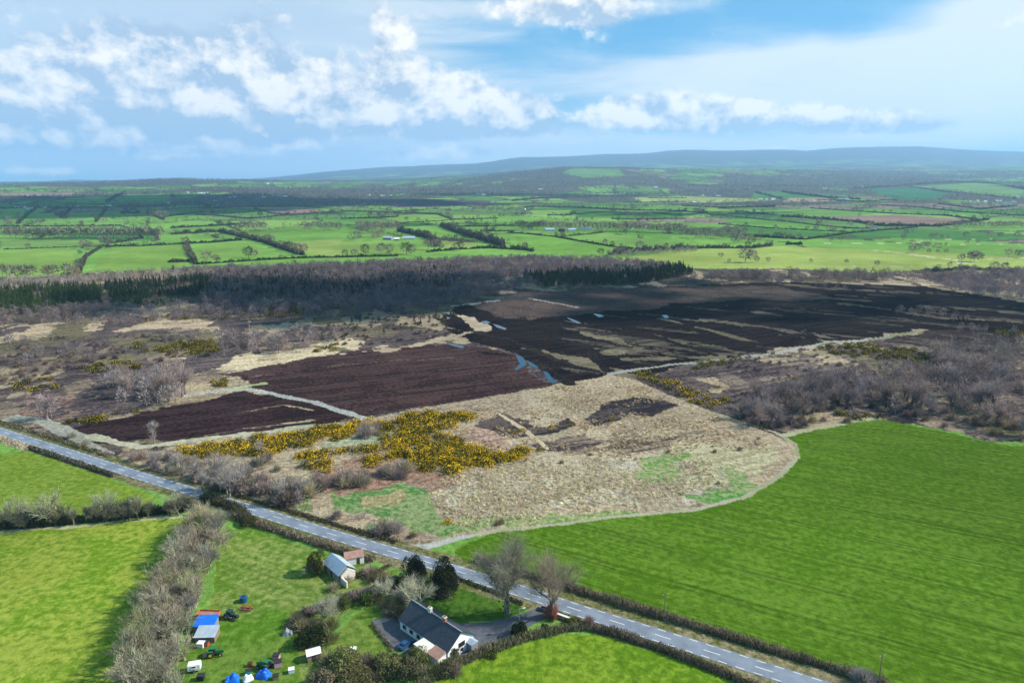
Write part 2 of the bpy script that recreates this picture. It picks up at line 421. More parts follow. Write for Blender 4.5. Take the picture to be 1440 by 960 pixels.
GREEN = ((.075, .155, .014), (.115, .19, .022))
BOGALL = [(-500, 600), (-500, 445), (640, 425), (900, 400), (2000, 390), (2000, 640), (1420, 625), (1240, 590), (1110, 612), (1125, 640), (1100, 665), (1028, 705), (700, 750), (562, 772), (400, 732), (150, 655), (45, 622)]
PAINT = [  # polygon, colour a, colour b, bump, rows, streak
    (BOGALL, (.17, .13, .095), (.32, .255, .165), .9, 0, .6),
    (BELT, (.06, .045, .038), (.10, .075, .055), .6, 0, 0),
    (BOGMEADOW, (.20, .27, .055), (.27, .31, .085), .3, 0, .5),
    (HEATH_L, (.115, .085, .07), (.24, .185, .125), .9, 0, .7),
    ([(300, 440), (640, 425), (660, 470), (560, 480), (420, 470), (260, 455)], (.05, .04, .032), (.16, .125, .085), .9, 0, .8),
    ([(0, 455), (300, 452), (330, 460), (140, 470), (0, 482)], (.30, .22, .15), (.45, .35, .22), .9, 0, .8),
    ([(250, 500), (400, 490), (480, 480), (640, 482), (480, 496), (330, 522), (280, 520)], (.34, .27, .17), (.48, .39, .25), .7, 0, .6),
    ([(20, 552), (150, 548), (160, 575), (40, 585)], (.07, .045, .045), (.24, .16, .12), .8, 0, .9),
    (HEATH_R, (.085, .065, .06), (.20, .155, .115), .9, 0, .7),
    (PEAT1, (.022, .012, .013), (.042, .024, .024), .7, .0, .6),
    (PEAT2, (.031, .018, .018), (.066, .037, .034), .7, .0, .8),
    (PEAT3, (.009, .007, .008), (.021, .015, .014), .8, .0, .9),
    ([(660, 425), (760, 405), (840, 405), (960, 402), (970, 425), (900, 432), (760, 448), (700, 440)], (.055, .038, .034), (.09, .065, .052), .8, 0, .2),
    ([(960, 402), (1100, 402), (1180, 420), (1080, 420), (970, 424)], (.045, .033, .03), (.075, .056, .045), .8, 0, .4),
    (PEAT4, (.026, .016, .017), (.045, .03, .03), .7, 0, .8),
    (PLOT, (.29, .22, .145), (.42, .335, .215), 1.0, 0, .35),
    (CROP, (.060, .122, .007), (.084, .150, .014), .35, 1.0, 0),
    (F1, (.115, .20, .014), (.21, .25, .035), .35, 0, 0),
    (F2, (.135, .205, .02), (.18, .25, .035), .35, 0, 0),
    (F3, (.085, .165, .009), (.145, .215, .018), .45, 0, 0),
    (YARDG, (.09, .165, .02), (.18, .22, .055), .4, .5, 0),
    (LAWN, (.035, .085, .01), (.06, .12, .015), .4, 0, 0),  # darker green than the other grass: shade on the lawn put into its colour
    ([(560, 800), (640, 815), (600, 850), (560, 842)], (.04, .07, .02), (.08, .11, .03), .4, 0, 0),
    ([(280, 870), (430, 870), (440, 960), (430, 1100), (240, 1100), (262, 920)], (.07, .155, .012), (.12, .19, .03), .4, 0, 0),
    ([(500, 870), (540, 860), (560, 912), (640, 940), (500, 948), (460, 900)], (.09, .16, .02), (.15, .2, .04), .4, 0, 0),
    # inside the marked plot
    ([(450, 700), (530, 690), (600, 700), (640, 742), (600, 758), (540, 745), (470, 720)], (.075, .175, .045), (.20, .24, .10), .7, 0, .3),
    ([(500, 706), (545, 702), (540, 722), (500, 725)], (.24, .21, .09), (.34, .28, .15), .9, 0, 0),
    ([(590, 700), (700, 655), (800, 655), (960, 640), (1010, 665), (960, 690), (780, 700), (720, 728), (610, 738)], (.30, .26, .18), (.43, .38, .28), 1., 0, .1),
    ([(640, 725), (700, 716), (790, 712), (960, 698), (1030, 680), (1030, 700), (860, 728), (700, 744), (600, 762)], (.12, .20, .055), (.27, .28, .13), .8, 0, .4),
    ([(880, 640), (1090, 625), (1105, 640), (1090, 655), (1000, 668), (900, 655)], (.30, .27, .15), (.42, .37, .23), .8, 0, .5),
    ([(960, 672), (1040, 660), (1030, 690), (970, 690)], (.09, .22, .05), (.24, .27, .12), .8, 0, .4),
    ([(870, 655), (950, 645), (950, 655), (880, 668)], (.13, .24, .06), (.30, .28, .15), .8, 0, .4),
    ([(780, 620), (870, 608), (1000, 612), (1010, 628), (900, 640), (800, 648), (770, 640)], (.19, .145, .10), (.36, .29, .19), .9, 0, .7),
    ([(640, 600), (720, 588), (740, 600), (700, 620), (720, 632), (650, 628)], (.21, .13, .11), (.34, .24, .17), .9, 0, .7),
    ([(815, 588), (835, 572), (885, 560), (940, 563), (960, 572), (930, 582), (870, 592), (830, 598)], (.03, .024, .028), (.085, .065, .058), .9, 0, 1.2),
    ([(672, 596), (700, 582), (738, 590), (755, 598), (800, 588), (808, 596), (760, 610), (712, 612)], (.03, .024, .027), (.095, .07, .06), .9, 0, 1.2),
    ([(740, 622), (800, 610), (855, 616), (835, 630), (765, 630)], (.055, .042, .042), (.20, .15, .11), .9, 0, 1.2),
    ([(820, 633), (900, 622), (950, 626), (930, 634), (840, 644)], (.08, .06, .05), (.26, .20, .14), .9, 0, 1.0),
    ([(430, 640), (560, 622), (570, 640), (470, 652)], (.26, .17, .12), (.42, .34, .24), .9, 0, .4),
    ([(430, 655), (640, 662), (620, 690), (440, 700)], (.20, .11, .08), (.30, .20, .13), .9, 0, .4),
    ([(440, 630), (500, 608), (545, 603), (540, 625), (470, 636)], (.27, .29, .17), (.44, .43, .33), .8, 0, .4),
]
# strips of dead grass, spoil and ditch: world polyline, half-width in m, colours
STRIP = [
    ([(820, 468), (860, 478), (900, 488), (860, 496)], 7, (.28, .235, .15), (.13, .11, .07)),
    ([(740, 490), (790, 500), (850, 518), (880, 526)], 9, (.30, .25, .16), (.16, .13, .085)),
    ([(880, 462), (960, 480), (1040, 494)], 6, (.20, .17, .11), (.07, .06, .045)),
    ([(930, 448), (1000, 465), (1090, 488)], 5, (.24, .20, .13), (.12, .10, .07)),
    ([(880, 505), (1000, 503), (1060, 495)], 6, (.24, .20, .13), (.14, .12, .08)),
    ([(990, 450), (1060, 458), (1140, 470), (1190, 478)], 6, (.20, .17, .12), (.05, .04, .035)),
    ([(1060, 438), (1120, 446)], 4, (.20, .17, .11), (.10, .08, .06)),
    ([(1100, 400), (1200, 408), (1340, 414)], 10, (.22, .18, .12), (.09, .07, .055)),
    ([(1180, 425), (1230, 432), (1330, 447), (1440, 452)], 7, (.30, .24, .15), (.12, .09, .07)),
    ([(1310, 432), (1440, 440)], 10, (.24, .20, .15), (.10, .085, .07)),
    ([(480, 498), (560, 490), (640, 474), (680, 462), (660, 448), (630, 440)], 5, (.42, .34, .23), (.28, .22, .15)),
    ([(540, 446), (580, 450), (640, 462)], 3, (.34, .27, .18), (.22, .17, .12)),
    ([(640, 430), (700, 422)], 4, (.40, .33, .22), (.3, .24, .16)),
    ([(745, 420), (812, 432)], 2.2, (.36, .29, .22), (.3, .25, .2)),
    ([(770, 470), (820, 488), (862, 526)], 3.2, (.010, .008, .009), (.02, .016, .015)),
    ([(660, 465), (720, 478), (780, 505), (840, 522)], 2.5, (.012, .010, .011), (.03, .024, .02)),
    ([(850, 455), (930, 476), (1010, 500)], 2.5, (.010, .008, .009), (.02, .016, .015)),
    ([(960, 460), (1010, 475), (1085, 492)], 2.0, (.010, .008, .009), (.02, .016, .015)),
    ([(640, 486), (690, 497), (735, 500), (770, 520), (800, 540)], 3.2, (.010, .008, .009), (.03, .024, .02)),
    ([(350, 530), (480, 512), (640, 503)], .9, (.022, .014, .014), (.15, .11, .08)),
    ([(380, 545), (520, 528), (700, 515)], 1.1, (.020, .013, .013), (.05, .03, .03)),
    ([(330, 582), (400, 570), (436, 577)], .9, (.38, .31, .2), (.05, .03, .03)),
    ([(270, 617), (340, 603), (440, 590)], 1.1, (.42, .35, .22), (.06, .04, .035)),
    ([(470, 562), (600, 545), (740, 528)], 1.0, (.022, .014, .014), (.06, .04, .03)),
    ([(260, 556), (320, 548), (350, 546), (385, 553), (440, 566), (500, 583), (520, 590)], 2.2, (.27, .27, .25), (.36, .35, .30)),
    ([(330, 545), (370, 540)], 3, (.24, .28, .13), (.38, .36, .22)),
    ([(860, 526), (900, 518), (1000, 508), (1090, 497), (1160, 482), (1230, 476), (1290, 466)], 2.2, (.30, .29, .25), (.24, .24, .2)),
    ([(1225, 478), (1290, 466)], 3.5, (.22, .24, .12), (.30, .28, .18)),
    ([(700, 580), (740, 605), (770, 632)], 1.0, (.42, .35, .22), (.34, .27, .17)),
    ([(150, 640), (115, 618), (90, 606), (60, 590), (20, 588)], 3.5, (.24, .23, .19), (.30, .29, .23)),
    ([(130, 612), (200, 628), (330, 612), (440, 598)], 2.5, (.30, .31, .2), (.42, .38, .27)),
    # path along the crop's edge
    ([(600, 768), (700, 746), (860, 728), (990, 713), (1045, 700), (1095, 668), (1124, 646), (1115, 622), (1085, 606), (985, 574)], 1.05, (.33, .30, .21), (.24, .24, .13)),
    ([(562, 772), (600, 768), (660, 755)], 1.5, (.36, .35, .31), (.36, .36, .32)),
    ([(1100, 611), (1170, 597), (1240, 588)], 1.6, (.36, .34, .22), (.30, .30, .16)),
    ([(0, 750), (140, 736), (250, 728)], 1.0, (.42, .38, .24), (.3, .3, .15)),
    ([(1000, 373), (1440, 378)], 3, (.30, .28, .14), (.22, .27, .09)),
    ([(1160, 342), (1280, 342), (1310, 337), (1400, 336)], 2.6, (.44, .41, .27), (.30, .32, .14)),
    ([(1190, 348), (1260, 355), (1345, 366), (1352, 371), (1400, 363), (2000, 362)], 4.0, (.50, .46, .33), (.34, .34, .18)),
    ([(1200, 374), (1310, 375)], 2.2, (.44, .41, .27), (.30, .32, .14)),
    ([(1300, 347), (1340, 344), (1440, 343)], 2.0, (.44, .41, .27), (.30, .32, .14)),
    ([(430, 803), (458, 792)], 1.6, (.34, .27, .17), (.28, .24, .13)),
]
FIELDS = [  # far fields with a colour of their own
    ([(0, 352), (108, 349), (104, 388), (0, 400)], (.17, .28, .05), (.22, .33, .07)),
    ([(122, 388), (150, 349), (262, 346), (272, 370), (200, 384)], (.14, .25, .045), (.20, .31, .06)),
    ([(0, 338), (140, 337), (140, 345), (0, 350)], (.15, .26, .06), (.19, .3, .08)),
    ([(275, 346), (345, 341), (395, 355), (300, 366), (280, 364)], (.13, .24, .045), (.18, .29, .06)),
    ([(390, 342), (480, 336), (560, 345), (480, 361), (420, 356)], (.20, .28, .06), (.26, .33, .09)),
    ([(480, 338), (540, 340), (620, 352), (500, 360), (480, 360)], (.17, .28, .055), (.21, .31, .07)),
    ([(620, 338), (680, 343), (665, 350), (625, 350)], (.19, .27, .06), (.25, .31, .085)),
    ([(540, 302), (616, 302), (632, 310), (550, 313)], (.15, .27, .05), (.19, .31, .07)),
    ([(636, 302), (700, 301), (702, 307), (640, 309)], (.15, .27, .05), (.19, .31, .07)),
    ([(720, 332), (780, 334), (870, 350), (800, 358), (740, 352)], (.11, .24, .035), (.17, .31, .055)),
    ([(790, 334), (850, 327), (960, 345), (890, 350)], (.14, .27, .05), (.19, .32, .07)),
    ([(830, 324), (900, 323), (945, 332), (940, 337)], (.085, .21, .03), (.12, .25, .045)),
    ([(745, 296), (803, 295), (800, 303), (750, 303)], (.15, .27, .05), (.19, .31, .07)),
    ([(810, 297), (960, 298), (960, 307), (812, 306)], (.065, .17, .03), (.09, .2, .04)),
    ([(890, 278), (960, 276), (1100, 281), (1000, 285), (900, 285)], (.26, .33, .10), (.32, .38, .13)),
    ([(1010, 310), (1060, 308), (1200, 322), (1190, 328), (1060, 320)], (.10, .24, .04), (.14, .28, .05)),
    ([(1070, 296), (1140, 293), (1260, 297), (1200, 304), (1090, 303)], (.12, .25, .05), (.16, .29, .06)),
    ([(1055, 279), (1062, 270), (1110, 269), (1160, 278), (1120, 280)], (.06, .17, .04), (.09, .2, .05)),
    ([(1100, 284), (1110, 279), (1160, 278), (1175, 283)], (.36, .25, .17), (.42, .3, .2)),
    ([(1200, 304), (1260, 302), (1372, 309), (1330, 318), (1280, 318), (1200, 311)], (.20, .135, .105), (.26, .18, .14)),
    ([(1140, 305), (1200, 304), (1200, 311), (1130, 306)], (.20, .135, .105), (.26, .18, .14)),
    ([(1215, 266), (1280, 264), (1345, 274), (1310, 281), (1262, 281)], (.04, .14, .06), (.055, .17, .07)),
    ([(1290, 262), (1370, 257), (1440, 267), (1440, 279), (1340, 269)], (.13, .24, .06), (.17, .28, .08)),
    ([(358, 294), (395, 292), (440, 294), (472, 298), (410, 302), (380, 300)], (.23, .14, .12), (.28, .18, .15)),
    ([(500, 284), (600, 280), (690, 282), (690, 289), (560, 292)], (.085, .065, .075), (.11, .08, .085)),
    ([(0, 271), (105, 271), (100, 276), (0, 277)], (.26, .18, .15), (.3, .2, .17)),
    ([(790, 243), (805, 237), (870, 238), (880, 248), (820, 250)], (.11, .22, .06), (.15, .26, .08)),
    ([(160, 286), (180, 273), (240, 274), (240, 286)], (.11, .21, .05), (.14, .24, .06)),
    ([(240, 297), (300, 295), (290, 300), (240, 305)], (.13, .24, .05), (.16, .27, .06)),
]

# ------------------------------------------------------------------ ground mesh (one sheet on a polar grid, cut into named regions)
rr = [3.0, 12, 30, 60, 90, 110]
r = 112.0
while r < 25900:
    rr.append(r)
    step = .00115 * (r * r + CAM_H ** 2) / CAM_H
    r += min(step, 34 if r < 9500 else 110)
rr += [26200, 26600]
rr = np.array(rr)
ph = np.concatenate([np.arange(-180, -46, 4.0), np.arange(-46, 46, .105), np.arange(46, 180.1, 4.0)]); ph = np.unique(np.round(ph, 4))
PH, RR = np.meshgrid(np.radians(ph), rr)
GXx = (RR * np.sin(PH)); GYy = RR * np.cos(PH)
nrow, ncol = GXx.shape
X = GXx.ravel(); Y = GYy.ravel(); Z = terr(X, Y)
dist = np.hypot(X, Y)
# edges of the regions wander a little on the ground
wa = np.clip(dist / 300, .6, 3) * 3.2
WX = X + (fbm(X / 14, Y / 14, 4, 11) - .5) * wa; WY = Y + (fbm(X / 14, Y / 14, 4, 23) - .5) * wa * 1.6
PX, PY = proj(WX, WY, np.where(dist < 1800, 0, Z))
W2X = WX + (fbm(X / 45, Y / 45, 6, 13) - .5) * 44; W2Y = WY + (fbm(X / 45, Y / 45, 6, 27) - .5) * 58
PX2, PY2 = proj(W2X, W2Y); PX2 = np.where((W2Y > 20) & (dist < 1300), PX2, -9999)
W3X = WX + (fbm(X / 20, Y / 20, 5, 15) - .5) * 14; W3Y = WY + (fbm(X / 20, Y / 20, 5, 29) - .5) * 20
PX3, PY3 = proj(W3X, W3Y); PX3 = np.where((W3Y > 20) & (dist < 1300), PX3, -9999)
PX = np.where(WY > 20, PX, -9999)
N = len(X)
# default pasture with a far patchwork
cs = 230.0


def cells(x, y, cs, seed):
    gx = np.floor(x / cs); gy = np.floor(y / cs); best = np.full(x.shape, 1e9); sec = np.full(x.shape, 1e9); idv = np.zeros(x.shape)
    for i in (-1, 0, 1):
        for j in (-1, 0, 1):
            cx = gx + i; cy = gy + j
            jx = vnoise(cx * 1.0 + .01, cy * 1.0 + .01, seed); jy = vnoise(cx + .01, cy + .01, seed + 50); hv = vnoise(cx + .01, cy + .01, seed + 90)
            ddx = (cx + .1 + .8 * jx) * cs - x; ddy = (cy + .1 + .8 * jy) * cs - y; d = np.abs(ddx) * .8 + np.abs(ddy)
            nb = d < best
            sec = np.where(nb, best, np.minimum(sec, d)); idv = np.where(nb, hv, idv); best = np.where(nb, d, best)
    return best, sec, idv


ca_, sa_ = math.cos(.5), math.sin(.5)
RX = X * ca_ + Y * sa_; RY = -X * sa_ + Y * ca_
b1, b2_, idv = cells(RX, RY * .55, cs, 3)
tone = idv
A = np.zeros((N, 3)); B = np.zeros((N, 3)); PAR = np.zeros((N, 3)); CLS = np.zeros(N, np.int32)
pal = np.array([(.065, .15, .03), (.085, .18, .035), (.11, .21, .04), (.14, .23, .05), (.08, .14, .04), (.15, .12, .09), (.10, .19, .035), (.05, .125, .03)])
ti = np.clip((tone * 8).astype(int), 0, 7)
far = dist > 1500
A[:] = pal[2]; B[:] = pal[2] * 1.3
A[far] = pal[ti[far]] * (.8 + .4 * fbm(X[far] / 120, Y[far] / 200, 4, 41))[:, None]; B[far] = A[far] * 1.35
nearT = (~far)
A[nearT] = pal[2] * (.8 + .5 * fbm(X[nearT] / 180, Y[nearT] / 180, 3, 40))[:, None]; B[nearT] = A[nearT] * 1.3
PAR[:, 0] = .3
# far woods, hedges and hills
fw = fbm(X / 700, Y / 1300, 4, 77)
wood = (Y > 3000) & (fw > .56 - np.clip((Y - 3000) / 30000, 0, .10)) & (Y < 12500)
A[wood] = (.06, .058, .05); B[wood] = (.10, .09, .07)
hed = (Y > 1180) & ((b2_ - b1) < np.where(Y < 2400, 8, 16 + Y * .002)) & (Y < 13000) & ~wood
A[hed] = (.045, .05, .035); B[hed] = (.075, .07, .05)
hill = Y > 11500
hn = fbm(X / 500, Y / 500, 4, 91)
A[hill] = (.045, .055, .06); B[hill] = (.075, .075, .075)  # dark bluish base, part of the distance haze put into the hill colour
A[hill & (hn > .58)] = (.03, .04, .04)
lowh = (Y > 9500) & (Y < 15000) & (ti < 4) & (hn < .5)
A[lowh] = (.10, .17, .07); B[lowh] = (.13, .2, .08)
A[(PX > 640) & (PX < 795) & (PY < 256) & (PY > 240) & (Y < 8500)] = (.06, .058, .06)
for poly, a, b_ in FIELDS:
    m = inpoly(PX, PY, poly); A[m] = np.array(a) * .84; B[m] = np.array(b_) * .84; PAR[m] = (.2, 0, .2)
for k, (poly, a, b_, bu, ro, st) in enumerate(PAINT):
    hard = any(poly is q for q in (PLOT, CROP, F1, F2, F3, LAWN, YARDG))
    med = any(poly is q for q in (PEAT1, PEAT2, PEAT3, PEAT4, BOGMEADOW, BELT, BOGALL))
    m = inpoly(PX, PY, poly) if hard else inpoly(PX3, PY3, poly) if (med or (poly[0][1] > 795) or (a[0] < .07 and poly[0][1] > 560)) else inpoly(PX2, PY2, poly)
    if not hard and not med and poly[0][1] < 795: m &= ~((CLS == 4) | (CLS == 0))
    A[m] = a; B[m] = b_; PAR[m] = (bu, ro, st)
    if poly is PLOT: CLS[m] = 1
    if any(poly is q for q in (PEAT1, PEAT2, PEAT3, PEAT4)): CLS[m] = 2
    if any(poly is q for q in (HEATH_L, HEATH_R, BELT, BOGALL)): CLS[m] = 3
    if poly is CROP: CLS[m] = 4
# broad patches in the heath, from the bog's own vegetation
for c, sd, a, b_, t0 in ((3, 61, (.05, .038, .04), (.12, .09, .08), .53), (3, 64, (.22, .17, .11), (.36, .285, .185), .62), (3, 71, (.085, .08, .04), (.17, .135, .085), .64), (1, 67, (.20, .145, .105), (.33, .26, .175), .53), (1, 83, (.26, .20, .13), (.36, .30, .20), .58), (1, 95, (.13, .18, .065), (.30, .28, .17), .60)):
    m = (CLS == c) & (fbm(X / 38, Y / 60, 5, sd) > t0) & ((c != 1) | (B[:, 0] > .40) & (B[:, 1] < .42) & ((sd != 95) | (PY > 645)))
    A[m] = a; B[m] = b_
m = (CLS == 2) & (PY < 530) & (PX > 790) & (fbm((X * .55 + Y * .83) / 11, (X * -.83 + Y * .55) / 90, 5, 31) > .66)
A[m] = (.10, .082, .058); B[m] = (.03, .025, .022)
for pts, hw, a, b_ in STRIP:
    if 700 < pts[0][0] and pts[0][1] < 512 and a[0] > .05 and hw > 2.6 and pts[0][1] > 395: a = tuple(v * .62 for v in a); b_ = tuple(v * .62 for v in b_); hw *= .75
    w = GX(pts); m = dline(WX, WY, w) < hw * ((.55 + .9 * fbm(X / 9, Y / 9, 3, 88)) if hw < 2.7 or pts[0][1] > 512 else np.clip(fbm(X / 16, Y / 22, 5, 88) * 4.2 - 1.3, 0, 1.5)); A[m] = a; B[m] = b_; PAR[m] = (.5, 0, .3)
# road verges
dr = dline(X, Y, road_c[::4])
m = (dr < 5.6 + 2.0 * fbm(X / 7, Y / 7, 3, 5)) & (dist < 900)
A[m] = (.12, .135, .035); B[m] = (.24, .20, .115); PAR[m] = (1.0, 0, 0)

COLS = {'Col': A, 'ColB': B, 'Par': PAR}
ii = np.arange(nrow * ncol).reshape(nrow, ncol)
Q = np.stack([ii[:-1, :-1].ravel(), ii[:-1, 1:].ravel(), ii[1:, 1:].ravel(), ii[1:, :-1].ravel()], 1)[:, ::-1]
qc = CLS[Q[:, 0]]
qh = Y[Q].mean(1) > 10500
qc = np.where(qh & (qc == 0), 5, qc)
V = np.stack([X, Y, Z], 1)
for c, nm_ in enumerate(('ground', 'rough_grass_plot', 'peat_bog', 'heath', 'green_crop_field', 'hills')):
    q = Q[qc == c]
    if not len(q): continue
    u, inv = np.unique(q.ravel(), return_inverse=True)
    me = npmesh(nm_, V[u], inv.reshape(-1, 4), [GM], {k: v[u] for k, v in COLS.items()}, smooth=True)
    tag(link(nm_, me), kind='structure')


def sheet(name, pts3, mat, kind='structure', parent=None):
    me = bpy.data.meshes.new(name); me.from_pydata([tuple(p) for p in pts3], [], [tuple(range(len(pts3)))]); me.materials.append(MATS[mat])
    o = link(name, me, parent)
    if kind: tag(o, kind=kind)
    return o


def ribbon(c, n, off0, off1, z, i0=0, i1=None):
    c = c[i0:i1]; n = n[i0:i1]
    L = c + n * off0; Rr = c + n * off1; k = len(c)
    V = np.zeros((2 * k, 3)); V[:k, :2] = L; V[k:, :2] = Rr; V[:, 2] = z
    F = [(j, j + 1, k + j + 1, k + j) for j in range(k - 1)]
    return V, F


Vr, Fr = ribbon(road_c, road_n, 2.75, -2.75, .06)
road = link('road', npmesh('road', Vr, Fr, [MATS['asphalt']])); tag(road, kind='structure')
rl = resample(road_c, .5)
tl = np.gradient(rl, axis=0); tl /= np.linalg.norm(tl, axis=1)[:, None]
for _ in range(12): tl[1:-1] = (tl[:-2] + tl[1:-1] + tl[2:]) / 3
nl_ = np.stack([-tl[:, 1], tl[:, 0]], 1)


def dashes(off, w, on, cyc, name):
    Vs = []; Fs = []; n0 = 0; k = 0
    while k + on < len(rl):
        v, f_ = ribbon(rl, nl_, off + w / 2, off - w / 2, .075, k, k + on + 1)
        Vs.append(v); Fs += [tuple(np.array(q) + n0) for q in f_]; n0 += len(v); k += cyc
    link(name, npmesh(name, np.concatenate(Vs), Fs, [MATS['paint']]), road)


dashes(0, .16, 8, 24, 'centre_line'); dashes(2.3, .15, 4, 8, 'edge_line'); dashes(-2.3, .15, 4, 8, 'edge_line')

POOLS = [[(725, 499), (733, 501), (738, 506), (741, 513), (733, 517), (726, 521), (723, 519), (731, 512), (728, 506)],
         [(741, 507), (748, 510), (757, 516), (754, 518), (745, 514)],
         [(763, 521), (771, 524), (776, 531), (783, 538), (777, 539), (769, 534), (766, 527)],
         [(677, 452), (684, 451), (690, 454), (680, 456)], [(693, 455), (703, 458), (713, 462), (710, 464), (698, 460)],
         [(797, 446), (806, 449), (817, 454), (812, 455), (800, 449)], [(834, 441), (843, 442), (850, 445), (842, 446)],
         [(931, 443), (938, 443), (941, 447), (934, 447)], [(627, 483), (640, 484), (654, 487), (650, 490), (636, 486)], [(627, 445), (634, 447), (629, 449)]]
for pl in POOLS:
    w = GX(pl); sheet('pool', [(p[0], p[1], .10) for p in reversed(w)], 'water')
# gravel yard and drive of the bungalow
YARD = [(522, 872), (545, 868), (572, 852), (592, 848), (640, 876), (690, 874), (735, 862), (765, 850), (778, 858), (770, 868), (735, 885), (722, 905), (700, 910), (672, 925), (636, 938), (560, 915), (540, 905)]
w = GX(YARD); sheet('gravel_yard', [(p[0], p[1], .05) for p in reversed(w)], 'gravel')

# ------------------------------------------------------------------ plant templates
def segs_to_mesh(P0, P1, R0, R1, k):
    """k-sided tapering sticks, k == 2 gives a flat blade"""
    P0 = np.asarray(P0); P1 = np.asarray(P1); R0 = np.asarray(R0)[:, None]; R1 = np.asarray(R1)[:, None]
    d = P1 - P0; d /= np.linalg.norm(d, axis=1)[:, None] + 1e-9
    ref = rng.normal(size=d.shape); u = np.cross(d, ref); u /= np.linalg.norm(u, axis=1)[:, None] + 1e-9; v = np.cross(d, u)
    n = len(P0)
    if k == 2:
        V = np.stack([P0 - u * R0, P0 + u * R0, P1 + u * R1, P1 - u * R1], 1).reshape(-1, 3)
        F = np.arange(4 * n).reshape(n, 4); return V, F
    rings = []
    for P_, r_ in ((P0, R0), (P1, R1)):
        for i in range(k):
            a = 2 * math.pi * i / k; rings.append(P_ + (u * math.cos(a) + v * math.sin(a)) * r_)
    V = np.stack(rings, 1).reshape(-1, 3); base = (np.arange(n) * 2 * k)[:, None]
    F = np.concatenate([base + np.array([i, (i + 1) % k, k + (i + 1) % k, k + i]) for i in range(k)], 0)
    return V, F


def grow(rg, h, spread=.55, levels=4, kids=(5, 5, 4, 4), trunk=.28, multi=1, thick=.028):
    out = [[], [], [], [], []]

    def add(a, b_, r0, r1, l):
        for q, v in zip(out, (a, b_, r0, r1, l)): q.append(v)

    def rec(p, d, L, r0, lev):
        d = d / np.linalg.norm(d)
        mid = p + d * L * .5 + rg.normal(size=3) * L * .04
        end = p + d * L + rg.normal(size=3) * L * .07
        r1 = r0 * .55
        add(p, mid, r0, (r0 + r1) / 2, lev); add(mid, end, (r0 + r1) / 2, r1, lev)
        if lev >= levels: return
        nk = kids[min(lev, len(kids) - 1)]
        for i in range(nk):
            t = 1.0 if i == 0 else rg.uniform(.35 if lev else .55, 1.0)
            q = p + (end - p) * t if t > .5 else p + (mid - p) * t * 2
            az_ = rg.uniform(0, 6.283); an = rg.uniform(.25, spread + .35) * (.4 if i == 0 else 1)
            ref = np.array([math.cos(az_), math.sin(az_), 0]); nd_ = d * math.cos(an) + ref * math.sin(an) + np.array([0, 0, .16])
            rec(q, nd_, L * rg.uniform(.58, .82) * (1.35 if lev == 0 else 1), r1 * rg.uniform(.55, .85) * (1.3 if i == 0 else 1), lev + 1)
    for _ in range(multi):
        d0 = np.array([0, 0, 1.]) + (rg.normal(size=3) * .25 if multi > 1 else rg.normal(size=3) * .05)
        rec(np.array([rg.normal() * .15 * (multi > 1), rg.normal() * .15 * (multi > 1), -.1]), d0, h * trunk, h * thick / math.sqrt(multi), 0)
    P0, P1 = np.array(out[0]), np.array(out[1]); s = h / max(P1[:, 2].max(), .1)
    P0 *= s; P1 *= s
    return P0, P1, np.array(out[2]) * s, np.array(out[3]) * s, np.array(out[4])


def jit(col, n, j=.2):
    c = np.array(col)[None] * (1 + rng.uniform(-j, j, (n, 1))); return c * (1 + rng.uniform(-.06, .06, (n, 3)))


def bare_tree_meshes(seed, h, tw, ctrunk, ctwig, ivy=0, **kw):
    rg = np.random.default_rng(seed); P0, P1, R0, R1, L = grow(rg, h, **kw)
    big = L <= 1; V, F = segs_to_mesh(P0[big], P1[big], R0[big], R1[big], 5)
    tm = npmesh('trunk', V, F, [BARK], {'Col': jit(ctrunk, len(V))})
    sm = ~big; V, F = segs_to_mesh(P0[sm], P1[sm], np.maximum(R0[sm], tw), np.maximum(R1[sm], tw * .6), 3)
    top = np.clip(V[:, 2] / h, 0, 1)[:, None]
    C = jit(ctwig, len(V), .15) * (1 - .0 * top)
    cm_parts = [(V, F, C)]
    cm = npmesh('crown', V, F, [VEG], {'Col': C})
    parts = [('trunk', tm), ('crown', cm)]
    if ivy:
        n = ivy; t = rg.integers(0, big.sum(), n); q = P0[big][t] + (P1[big][t] - P0[big][t]) * rg.random((n, 1)) + rg.normal(size=(n, 3)) * .32
        V, F = leaf_quads(q, .22); parts.append(('ivy', npmesh('ivy', V, F, [VEG], {'Col': jit((.035, .06, .018), len(V), .4)})))
    return parts


